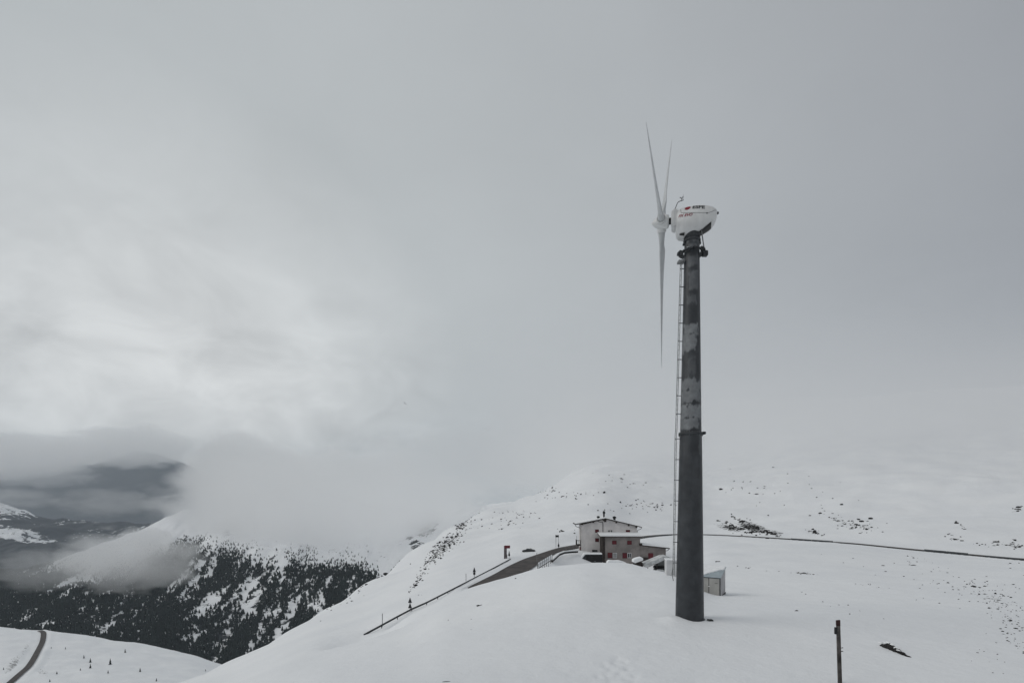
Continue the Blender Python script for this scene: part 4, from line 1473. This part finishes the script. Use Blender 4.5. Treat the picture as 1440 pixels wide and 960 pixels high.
# right lower annex
xc = hx(936.5, DA)
MB().prism([(xb + .01, -1.5), (xc, -1.5), (xc, hz(769.8, DA)), (xb + .01, hz(766.6, DA))], ya + .3, 0).build('side_annex_wall', M['render'], hut)
MB().prism([(xb - .15, hz(766.3, DA)), (hx(941.3, DA), hz(770.9, DA)), (hx(941.3, DA), hz(769.6, DA)), (xb - .15, hz(765.2, DA))], ya - .4, .4).build('side_annex_roof', M['wood_dark'], hut)
MB().prism([(xb + .1, hz(765.2, DA)), (hx(940.5, DA), hz(769.5, DA)), (hx(940.2, DA), hz(768.4, DA)), (xb + .1, hz(763.9, DA))], ya - .3, .3).build('side_annex_snow', M['cap'], hut)
MB().box((xb - .3, ya - .5, hz(766.5, DA)), (xb + .6, ya + .4, hz(763.2, DA))).build('roof_end', M['wood_dark'], hut)
MB().tube([(hx(940.5, DA), ya - .2, hz(770.8, DA)), (hx(938.8, DA), ya, hz(773, DA)), (hx(936.8, DA), ya + .25, hz(773.6, DA))], .10, 6).build('gutter_pipe', M['steel_dark'], hut)
dd = MB().box((hx(912.2, DA), ya + .15, hz(786, DA)), (hx(918.8, DA), ya + .32, hz(777, DA))).build('door', M['red'], hut)
MB().box((hx(903, DA), ya - .2, hz(787, DA)), (hx(912, DA), ya + .3, hz(783, DA))).build('wood_stack', M['wood_dark'], hut)


# dark box van half snowed in, before the hut
vx0 = (824.6 - 720) / F * 158
van = empty('box_van', (vx0, 158, (H - 790.5) / F * 158), math.radians(-1), 'black box-bodied van with snow on its sloping bonnet and roof, parked before the hut', 'van')
k = 158 / F
MB().box((0, 0, 0), (22.5 * k, 2.3, 11.2 * k)).build('cargo_box', M['black'], van, bevel=.06)
MB().box((-.05, -.05, 11.2 * k), (22.0 * k, 2.35, 13.2 * k)).build('roof_snow', M['cap'], van, bevel=.12)
MB().prism([(-11.5 * k, .6 * k), (-11 * k, 2.0 * k), (-7.5 * k, 4.0 * k), (-2.2 * k, 11 * k), (0, 11.2 * k), (0, 0)], .1, 2.2).build('cab', M['steel_dark'], van, bevel=.05)
MB().prism([(-12.5 * k, 1.0 * k), (-12.0 * k, 3.4 * k), (-8.0 * k, 5.6 * k), (-2.8 * k, 12.9 * k), (0, 13.1 * k), (0, 11.2 * k), (-2.0 * k, 11.0 * k), (-7.2 * k, 3.9 * k), (-11 * k, 1.8 * k)], -.06, 2.3).build('bonnet_snow', M['cap'], van, bevel=.05)
MB().prism([(-5.2 * k, 4.2 * k), (-4.2 * k, 5.9 * k), (-1.4 * k, 8.6 * k), (-1.2 * k, 4.2 * k)], .05, .12).build('side_window', M['glass'], van)
for xx in (-6.5 * k, 12 * k):
    wh = MB().tube([(xx, -.02, .30), (xx, .25, .30)], .36, 16).build('wheel', M['black'], van)
    MB().tube([(xx, -.04, .30), (xx, .0, .30)], .17, 12).build('rim', M['galv'], wh)


# sheltered clutter between the hut and the tower, about 90 m away
def on90(u, v, D=90.0):
    return P(u, v, D)


o = on90(905, 803)
k = 90 / F
lt_ = empty('lean_to_shelter', (o.x, o.y, o.z), 0, 'open lean-to shelter under a long sloping snow-covered roof, left of the white cabinet', 'shelter')
MB().prism([(0, 7.0 * k), (0, 9.6 * k), (3 * k, 11.2 * k), (28 * k, 21.5 * k), (33 * k, 21.7 * k), (42 * k, 17.2 * k), (40 * k, 15.8 * k), (30 * k, 17.0 * k), (24 * k, 13.8 * k), (5 * k, 5.2 * k)], -.2, 2.4).build('shelter_roof', M['tarp'], lt_, bevel=.06)
MB().prism([(18 * k, -1.0), (33.5 * k, -1.0), (33.5 * k, 15.5 * k), (28 * k, 15.5 * k), (18 * k, 11 * k)], 1.2, 1.4).build('back_wall', M['base'], lt_)
for xx in (6, 19, 33.5):
    MB().box((xx * k - .06, .0, -1.2), (xx * k + .06, .12, (float(np.interp(xx, [5, 24, 33.5], [5.8, 14, 16.5]))) * k)).build('shelter_post', M['wood_dark'], lt_)
MB().box((16 * k, .3, 3.5 * k), (33.5 * k, 1.15, 7.0 * k)).build('shelf', M['black'], lt_)
o2 = on90(918, 809)
cr_ = empty('snowed_in_trailer', (o2.x, o2.y - .8, o2.z), 0, 'low dark trailer heaped with snow under the lean-to shelter', 'trailer')
MB().prism([(0, 0), (0, 8 * k), (3 * k, 10.5 * k), (14 * k, 11 * k), (19 * k, 9 * k), (20.5 * k, 3 * k), (20.5 * k, 0)], 0, 1.0).build('trailer_bed', M['black'], cr_, bevel=.05)
MB().prism([(3.0 * k, 7.5 * k), (4 * k, 9.8 * k), (12 * k, 9.6 * k), (16 * k, 7.5 * k), (14 * k, 5.8 * k), (6 * k, 6.0 * k)], -.12, .02).build('trailer_snow', M['tarp'], cr_, bevel=.04)
MB().prism([(5.0 * k, 4.3 * k), (13 * k, 4.6 * k), (15 * k, 3.3 * k), (8 * k, 2.5 * k)], -.08, .02).build('trailer_snow', M['tarp'], cr_, bevel=.03)
o3 = on90(892, 800)
ws = empty('covered_pile', (o3.x, o3.y, o3.z), 0, 'small dark stacked pile under a thick snow cap, below the hut annex', 'pile')
MB().box((.5 * k, 0, -1), (12 * k, 1.2, 9.5 * k)).build('stack', M['wood_dark'], ws, bevel=.05)
MB().prism([(-1.5 * k, 10 * k), (-1 * k, 13.5 * k), (3 * k, 15.5 * k), (10 * k, 17 * k), (12.5 * k, 15.5 * k), (12 * k, 12.5 * k), (6 * k, 10.5 * k), (1.0 * k, 8.6 * k)], -.15, 1.3).build('snow_cap', M['cap'], ws, bevel=.08)
o4 = on90(858, 792, 84)
ws = empty('snow_block', (o4.x, o4.y, o4.z), 0, 'low mound of piled snow in front of the brown annex', 'snow pile')
MB().prism([(-4 * k, -1), (-3.4 * k, 1.6 * k), (-2.2 * k, 3.6 * k), (0, 4.2 * k), (5 * k, 3.6 * k), (12 * k, 3.9 * k), (18 * k, 2.4 * k), (22 * k, .8 * k), (24 * k, -1)], 0, 1.2).build('mound', M['cap'], ws, bevel=.12)

# ------------------------------------------------------------------ road furniture
def guardrail(pts, label, name='guardrail', hgt=.72, step=4.0, m='steel_dark'):
    pts = [Vector(p) for p in pts]
    o = pts[0].copy()
    t = empty(name, o, 0, label, 'guardrail')
    L = [0]
    for a, b in zip(pts[:-1], pts[1:]):
        L.append(L[-1] + (b - a).length)
    n = max(2, int(L[-1] / step))
    q = []
    for i in range(n + 1):
        s = L[-1] * i / n
        x = [float(np.interp(s, L, [p[j] for p in pts])) for j in range(3)]
        q.append(Vector(x) - o)
    for i in range(n):
        a, b = q[i], q[i + 1]
        d = (b - a).normalized()
        nn = Vector((d.y, -d.x, 0)).normalized()
        vs = []
        for c in (a, b):
            for (zz, w) in ((hgt + .0, .02), (hgt - .06, .08), (hgt - .14, .03), (hgt - .20, .03), (hgt - .28, .08), (hgt - .34, .02), (hgt - .34, -.0), (hgt, -.0)):
                vs.append(c + nn * w + Vector((0, 0, zz)))
        fs = [(j, (j + 1) % 8, (j + 1) % 8 + 8, j + 8) for j in range(8)] + [tuple(range(8)), tuple(range(15, 7, -1))]
        MB().add(vs, fs).build('rail', M[m], t)
    for c in q:
        MB().box((c.x - .06, c.y - .06, c.z - .6), (c.x + .06, c.y + .06, c.z + hgt - .02)).build('rail_post', M[m], t)
    return t


def ground_rail(lst, lift=0.0):
    out = []
    for (u, v, d) in lst:
        x = (u - 720) / F * d
        out.append((x, d, float(A.z(x, d)) + lift))
    return out


RR = [(u, v, d) for (u, v, d) in ROAD_RAIL]
rail_pts = []
for (u, v, d) in RR[1:]:
    q = P(u, v, d)
    rail_pts.append((q.x, q.y, q.z - .45))
i_split = 3
gr1 = guardrail(rail_pts[:3], 'dark steel guardrail along the lower end of the pass road at the left')
gr2 = guardrail(rail_pts[2:], 'long dark guardrail beside the snowy verge climbing towards the hut')
# snow verge ridge under the rail
def drift(pts, w, h, name, label, seed=1, kind='structure'):
    rr = random.Random(seed)
    pts = [Vector(p) for p in pts]
    V = []
    n = 60
    L = [0]
    for a, b in zip(pts[:-1], pts[1:]):
        L.append(L[-1] + (b - a).length)
    q = [Vector([float(np.interp(L[-1] * i / n, L, [p[j] for p in pts])) for j in range(3)]) for i in range(n + 1)]
    for i, c in enumerate(q):
        d = (q[min(n, i + 1)] - q[max(0, i - 1)]).normalized()
        nn = Vector((d.y, -d.x, 0)).normalized()
        f = min(1, i / 4, (n - i) / 4)
        for t, z in ((-1, -.3), (-.6, .45), (-.1, 1.0), (.4, .85), (.8, .4), (1.05, -.3)):
            V.append(c + nn * (w * t * rr.uniform(.9, 1.1)) + Vector((0, 0, h * z * f * rr.uniform(.85, 1.15))))
    fs = [(i * 6 + j, i * 6 + j + 1, (i + 1) * 6 + j + 1, (i + 1) * 6 + j) for i in range(n) for j in range(5)]
    o = MB().add(V, fs).build(name, M['cap'], None, True)
    tag(o, kind=kind)
    return o


vp = []
for (u, v, d) in RR[1:]:
    q = P(u, v, d)
    d2 = d * .985
    vp.append(((u + 3 - 720) / F * d2, d2, q.z - .35))
drift(vp, .9, .35, 'snow_verge', None)

# right contour road: low wall / rail along its outer edge


def parapet(pts, label, hgt, m, th=.25, step=9.0, name='road_parapet', cat='low wall'):
    pts = [Vector(p) for p in pts]
    o = pts[0].copy()
    t = empty(name, o, 0, label, cat)
    for a, b in zip(pts[:-1], pts[1:]):
        n = max(1, int((b - a).length / step))
        for i in range(n):
            p, q = a.lerp(b, i / n) - o, a.lerp(b, (i + .97) / n) - o
            d = (q - p).normalized()
            nn = Vector((d.y, -d.x, 0)).normalized() * th * .5
            vs = [p - nn, p + nn, q + nn, q - nn]
            vs = [v + Vector((0, 0, -.9)) for v in vs] + [v + Vector((0, 0, hgt)) for v in vs]
            MB().add(vs, [(0, 3, 2, 1), (4, 5, 6, 7), (0, 1, 5, 4), (1, 2, 6, 5), (2, 3, 7, 6), (3, 0, 4, 7)]).build('wall_segment', M[m], t)
    return t


def seg_between(u0, u1, off=-.4):
    us = [q[1][0] for q in LR]
    dsx = [q[1][1] for q in LR]
    n = max(2, int((u1 - u0) / 25))
    out = []
    for i in range(n + 1):
        u = u0 + (u1 - u0) * i / n
        d = float(np.interp(u, us, dsx)) + off
        out.append(((u - 720) / F * d, d, RZ))
    return out


parapet(seg_between(1112, 1172), 'dark low wall at the near end of the contour road, right of the outcrop', .55, 'steel_dark')
parapet(seg_between(1300, 1362), 'dark low wall along the middle right of the contour road', .6, 'steel_dark')
parapet(seg_between(1385, 1560), 'dark low wall at the right picture edge on the contour road', .35, 'steel_dark')
parapet(seg_between(906, 946), 'dark low wall on the contour road just right of the hut roof', .3, 'steel_dark')


def sign_post(u, v, d, hpx, label, plates, cat='road sign', name='road_sign', pole_m='galv'):
    q = P(u, v, d)
    k = d / F
    t = empty(name, (q.x, q.y, q.z), 0, label, cat)
    MB().tube([(0, 0, -1.0), (0, 0, hpx * k)], .035 + .0002 * d, 6).build('pole', M[pole_m], t)
    for (shape, du, dv, w, h) in plates:
        x, z, a, b = du * k, dv * k, w * k, h * k
        if shape == 'tri':
            pts = [(x - a / 2, z), (x + a / 2, z), (x + a * .06, z + b), (x - a * .06, z + b)]
        elif shape == 'disc':
            pts = [(x + a / 2 * math.cos(i * math.pi / 8), z + b / 2 + b / 2 * math.sin(i * math.pi / 8)) for i in range(16)]
        else:
            pts = [(x - a / 2, z), (x + a / 2, z), (x + a / 2, z + b), (x - a / 2, z + b)]
        MB().prism(pts, -.08, -.04).build('sign_plate', M['sign'], t)
    return t


sign_post(576.7, 860, 88.5, 20, 'pole with two dark triangular road signs one above the other', [('tri', 0, 13, 5.6, 7.2), ('tri', 0, 5.5, 5.6, 7.2)])
sign_post(667, 814, 116, 16, 'pole with a dark triangular sign over a round one, by the middle of the guardrail', [('tri', 0, 10, 4.6, 6.6), ('disc', 0, 6.0, 3.6, 4.0)])
sign_post(716.0, 785, 148, 11, 'dark road sign on a short pole right of the tall pillar', [('tri', 0, 4.5, 3.0, 6.0), ('disc', 0, 3.4, 2.4, 3.0)])
sign_post(785.5, 771, 178, 9, 'small dark triangular sign at the road edge near the hut', [('tri', 0, 3.6, 3.2, 4.2), ('disc', 0, 2.0, 1.8, 2.4)])
b1 = sign_post(781.8, 771.5, 182, 20, 'dark rectangular sign board on two thin tall poles beside the road before the hut', [('box', 1.6, 16.6, 4.8, 3.0)])
MB().tube([(3.4 * 182 / F, 0, -1), (3.4 * 182 / F, 0, 18 * 182 / F)], .06, 6).build('pole', M['galv'], b1)
sign_post(537.7, 881, 82, 19, 'thin bare snow stake beside the lower guardrail', [], 'snow stake', 'snow_stake', 'steel_dark')
sign_post(655.3, 820, 113, 14, 'thin pale snow stake left of the middle road sign', [], 'snow stake', 'snow_stake')
sign_post(754.8, 792, 137, 15, 'thin pale pole in front of the wet asphalt near the snowy fence', [], 'pole', 'marker_pole')
sign_post(771.2, 800, 126, 12, 'thin pole standing against the snowy fence', [], 'pole', 'marker_pole')

# tall pillar with a red arm
q = P(710.8, 784, 150)
k = 150 / F
pil = empty('pillar_sign', (q.x, q.y, q.z), 0, 'tall grey pillar with a dark red head reaching to the right, beside the road', 'pillar')
MB().box((-2.1 * k, -.3, -.6), (1.9 * k, .3, 17 * k)).build('shaft', M['pillar'], pil, bevel=.03)
MB().box((-1.2 * k, -.38, 13.6 * k), (6.5 * k, .38, 17.4 * k)).build('red_head', M['darkred'], pil, bevel=.03)
MB().box((1.95 * k, -.28, -.6), (2.6 * k, .28, 5 * k)).build('side_panel', M['steel_dark'], pil, bevel=.02)

# parked car, roof showing above a snow bank
q = P(743.5, 776.5, 168)
k = 168 / F
car = empty('parked_car', (q.x, q.y, q.z), math.radians(-12), 'black car parked beside the road, right of the pillar', 'car')
car_prof = [(-2.2, .30), (-2.2, .68), (-1.95, .86), (-1.1, .98), (-.55, 1.38), (.55, 1.42), (1.25, 1.1), (2.0, .98), (2.2, .75), (2.2, .30)]
body = MB().prism([(x * .98, z) for x, z in car_prof], -.85, .85).build('car_body', M['car'], car, bevel=.10)
MB().prism([(-.95, 1.0), (-.5, 1.32), (.5, 1.35), (1.05, 1.05)], -.875, -.845).build('side_window', M['glass'], car)
MB().add([(-1.02, -.7, 1.02), (-1.02, .7, 1.02), (-.60, .62, 1.37), (-.60, -.62, 1.37)], [(0, 1, 2, 3)]).build('windscreen', M['glass'], car)
MB().box((-.4, -.6, 1.41), (.45, .6, 1.46)).build('roof_snow', M['cap'], car, bevel=.02)
for xx in (-1.35, 1.35):
    for yy in (-.86, .70):
        wh = MB().tube([(xx, yy, .32), (xx, yy + .18, .32)], .33, 16).build('wheel', M['black'], car)
        MB().tube([(xx, yy - .02, .32), (xx, yy, .32)], .18, 12).build('rim', M['galv'], wh)
drift([(q.x - 3.5, q.y - 1.6, q.z - .1), (q.x, q.y - 1.9, q.z - .15), (q.x + 3, q.y - 2.2, q.z - .2)], 1.0, .38, 'snow_bank', None, 3)

# snow-topped fence near the asphalt edge
f0, f1 = P(756.0, 800.5, 122), P(776.5, 787.5, 137)
fence = empty('snowy_fence', f0, 0, 'short fence plastered with snow, dark gaps showing, at the asphalt edge before the hut', 'fence')
n = 7
for i in range(n + 1):
    c = (f1 - f0) * (i / n)
    MB().box((c.x - .07, c.y - .07, -.6 + c.z), (c.x + .07, c.y + .07, 1.75 + c.z)).build('fence_post', M['wood_dark'], fence)
for i in range(n):
    a, b = (f1 - f0) * (i / n), (f1 - f0) * ((i + 1) / n)
    parts_ = [(.08, .30, 'wood_dark', 0, 0, 1), (.34, 1.66, 'cap', -.05, 0, 1)]
    if i < 5:
        parts_ += [(.62, 1.25, 'sign', -.09, .30, .42), (.95, 1.30, 'sign', -.09, .56, .66)]
    for (z0, z1, m, off, fa, fb) in parts_:
        p, q_ = a.lerp(b, fa), a.lerp(b, fb)
        vs = [p + Vector((.0, off, z0)), q_ + Vector((0, off, z0)), q_ + Vector((0, off + .05, z0)), p + Vector((0, off + .05, z0)),
              p + Vector((.0, off, z1)), q_ + Vector((0, off, z1)), q_ + Vector((0, off + .05, z1)), p + Vector((0, off + .05, z1))]
        MB().add(vs, [(0, 3, 2, 1), (4, 5, 6, 7), (0, 1, 5, 4), (1, 2, 6, 5), (2, 3, 7, 6), (3, 0, 4, 7)]).build('fence_board' if m != 'cap' else 'snow_panel', M[m], fence)
# curved low wall with a snow cap from the fence to the hut
cw = [P(776, 788.5, 139), P(781, 784, 144), P(786, 779.5, 150), P(793, 776.8, 155), P(803, 775.8, 158), P(812, 775.4, 161)]
lw = empty('roadside_wall', cw[0], 0, 'low curved stone wall with a snow cap running from the fence to the hut', 'low wall')
for a, b in zip(cw[:-1], cw[1:]):
    a, b = a - cw[0], b - cw[0]
    for i in range(3):
        p, q_ = a.lerp(b, i / 3), a.lerp(b, (i + 1) / 3)
        d = (q_ - p).normalized()
        nn = Vector((d.y, -d.x, 0)).normalized() * .25
        bx = lambda z0, z1, w: [v for v in [p - nn * w + Vector((0, 0, z0)), p + nn * w + Vector((0, 0, z0)), q_ + nn * w + Vector((0, 0, z0)), q_ - nn * w + Vector((0, 0, z0)),
                                            p - nn * w + Vector((0, 0, z1)), p + nn * w + Vector((0, 0, z1)), q_ + nn * w + Vector((0, 0, z1)), q_ - nn * w + Vector((0, 0, z1))]]
        fc = [(0, 3, 2, 1), (4, 5, 6, 7), (0, 1, 5, 4), (1, 2, 6, 5), (2, 3, 7, 6), (3, 0, 4, 7)]
        MB().add(bx(-.3, .25, 1), fc).build('wall_block', M['rock'], lw)
        MB().add(bx(.25, .58, 1.2), fc).build('snow_cap', M['cap'], lw, bevel=.1)


# ------------------------------------------------------------------ birds
def bird(u, v, d, span, label, roll):
    q = P(u, v, d)
    t = empty('bird', q, 0, label, 'bird')
    t.rotation_euler = (0, roll, .5)
    MB().tube([(0, -.16, 0), (0, -.08, .01), (0, .05, .01), (0, .18, 0)], [.01, .045, .04, .008], 8).build('body', M['black'], t, True)
    for s in (-1, 1):
        MB().add([(0, -.06, .01), (0, .07, .01), (s * span * .28, -.07, .09), (s * span * .28, .05, .09), (s * span * .5, .02, .03), (0, .0, .03), (s * span * .28, -.01, .105)],
                 [(0, 2, 6, 5), (5, 6, 3, 1), (2, 4, 6), (6, 4, 3), (0, 1, 3, 2), (2, 3, 4)]).build('wing', M['black'], t)


bird(569.3, 567, 90, .8, 'dark bird gliding in the open grey sky left of the turbine', math.radians(40))
bird(331.3, 636, 120, .7, 'tiny distant bird lower left against the pale cloud', math.radians(5))


# ------------------------------------------------------------------ air and clouds
def vol_mat(name, dens, albedo=(1, 1, 1), aniso=.0):
    m = bpy.data.materials.new(name)
    m.use_nodes = True
    w = NT(m.node_tree)
    w.n.clear()
    out = w.node('ShaderNodeOutputMaterial')
    v = w.node('ShaderNodeVolumePrincipled')
    v.inputs['Color'].default_value = (*albedo, 1)
    v.inputs['Density'].default_value = dens
    v.inputs['Anisotropy'].default_value = aniso
    w.l.new(v.outputs[0], out.inputs['Volume'])
    return m, w, v


hm, hw, hv = vol_mat('air', 3.4e-5, (.80, .90, 1.0))
hb_ = MB().box((-29500, -420, -3200), (4600, 15400, 1500)).build('haze', hm)
tag(hb_, kind='stuff')


def cloud(u, v, d, wpx, hpx, depth, dens, label, seed, thr=.42, soft=.18, nscale=1.6, edge=(1.0, .35), stretch=1.0, detail=5, g=.9):
    """one bank of cloud: an ellipsoid filled with noisy density"""
    c = P(u, v, d)
    m, w, pv = vol_mat('cloud_vapour', 0.0, (1, 1, 1), g)
    tc = w.node('ShaderNodeTexCoord').outputs['Object']
    ln = w.vmath('LENGTH', tc)
    mp = w.node('ShaderNodeMapping')
    w.put(mp.inputs[0], tc)
    mp.inputs['Location'].default_value = (seed * 3.1, seed * 1.7, seed)
    mp.inputs['Scale'].default_value = (max(1.0, wpx / hpx * .55) * stretch, max(.6, depth / (hpx * d / F) * .35), 1.0)
    n = w.noise(mp.outputs[0], nscale, detail, .6, .4)
    fall = w.smap(ln, edge[1], edge[0], 1.0, 0.0)
    f = w.math('ADD', n, w.math('MULTIPLY', w.math('SUBTRACT', fall, 1.0), .62))
    f = w.smap(f, thr - soft, thr + soft, 0, 1)
    f = w.math('MULTIPLY', f, w.smap(ln, .97, .75, 0, 1))
    w.put(pv.inputs['Density'], w.math('MULTIPLY', f, dens))
    n_, seg = 16, 24
    vs, fs = [], []
    for i in range(n_ + 1):
        a = math.pi * i / n_
        for j in range(seg):
            b = 2 * math.pi * j / seg
            vs.append((math.sin(a) * math.cos(b), math.sin(a) * math.sin(b), math.cos(a)))
    for i in range(n_):
        for j in range(seg):
            fs.append((i * seg + j, (i + 1) * seg + j, (i + 1) * seg + (j + 1) % seg, i * seg + (j + 1) % seg))
    V = np.array(vs, np.float32)
    o = mesh_np('cloud', V, np.array(fs), m)
    o.location = c
    o.scale = (wpx * .5 * d / F, depth * .5, hpx * .5 * d / F)
    tag(o, label, 'cloud', kind='stuff')
    return o


# fog sitting on the mountain to the right: thickens with height
def fog_bank():
    m, w, pv = vol_mat('fog_vapour', 0.0, (1, 1, 1), .8)
    g = w.node('ShaderNodeNewGeometry').outputs['Position']
    sp_ = w.node('ShaderNodeSeparateXYZ')
    w.put(sp_.inputs[0], g)
    n = w.noise(g, .004, 4, .55)
    lift = w.math('MULTIPLY', w.math('SUBTRACT', n, .5), 90.0)
    # the cloud base drops to the right
    slope = w.math('MULTIPLY', sp_.outputs[0], .05)
    zz = w.math('ADD', w.math('ADD', sp_.outputs[2], lift), slope)
    d = w.smap(zz, -30, 105, 0, 1)
    d = w.math('MULTIPLY', d, w.smap(zz, 120, 260, 1, 0))
    near = w.smap(sp_.outputs[1], 285, 600, 0, 1)
    left = w.smap(sp_.outputs[0], -120, 260, 0, 1)
    w.put(pv.inputs['Density'], w.math('MULTIPLY', w.math('MULTIPLY', w.math('MULTIPLY', d, left), near), .0065))
    o = MB().box((-150, 290, -40), (3200, 1700, 330)).build('fog_bank', m)
    tag(o, 'thick grey fog swallowing the upper mountain on the right', 'fog', kind='stuff')


fog_bank()
cloud(455, 702, 1600, 660, 210, 800, .011, 'broad white fog bank resting on the mountain above the forest', 1, thr=.27, soft=.11, nscale=3.0, detail=7, g=.92)
cloud(650, 650, 1500, 460, 150, 700, .005, 'pale fog bank trailing over the ridge saddle left of the hut', 2, thr=.30, soft=.2, nscale=2.4)
cloud(350, 672, 1850, 250, 210, 500, .010, 'tall bright cloud edge beside the dark far valley', 3, thr=.27, soft=.10, nscale=2.6, detail=7)
cloud(185, 788, 1350, 350, 150, 300, .014, 'ragged pinkish white cloud puff drifting before the forest', 4, thr=.37, soft=.09, nscale=3.4, stretch=.9, detail=8, g=.9)
cloud(60, 800, 1300, 230, 110, 260, .007, 'thin low cloud wisp at the far left before the dark slopes', 5, thr=.40, soft=.14, nscale=3.0, detail=7)
cloud(150, 706, 3800, 230, 70, 900, .0018, 'faint cloud wisp hanging in front of the dark far mountain', 6, thr=.40, soft=.14, nscale=3.0, detail=7)
cloud(-10, 640, 7600, 440, 100, 2000, .0026, 'bright cloud bank capping the far mountain wall at the left', 7, thr=.24, soft=.12, nscale=3.4, detail=8, g=.86)
cloud(180, 628, 7800, 300, 90, 1600, .0024, 'rounded cloud bank right of the brightest cloud, over the dark valley', 10, thr=.26, soft=.12, nscale=3.4, detail=8, g=.86)
cloud(20, 700, 4300, 180, 56, 900, .0018, 'thin cloud streak on the far left snowy ridge', 8, thr=.42, soft=.16, nscale=3.0, detail=7)
cloud(50, 668, 8000, 300, 60, 1500, .0012, 'soft grey cloud fringe over the crest of the dark far mountain', 9, thr=.36, soft=.16, nscale=2.6, detail=6)
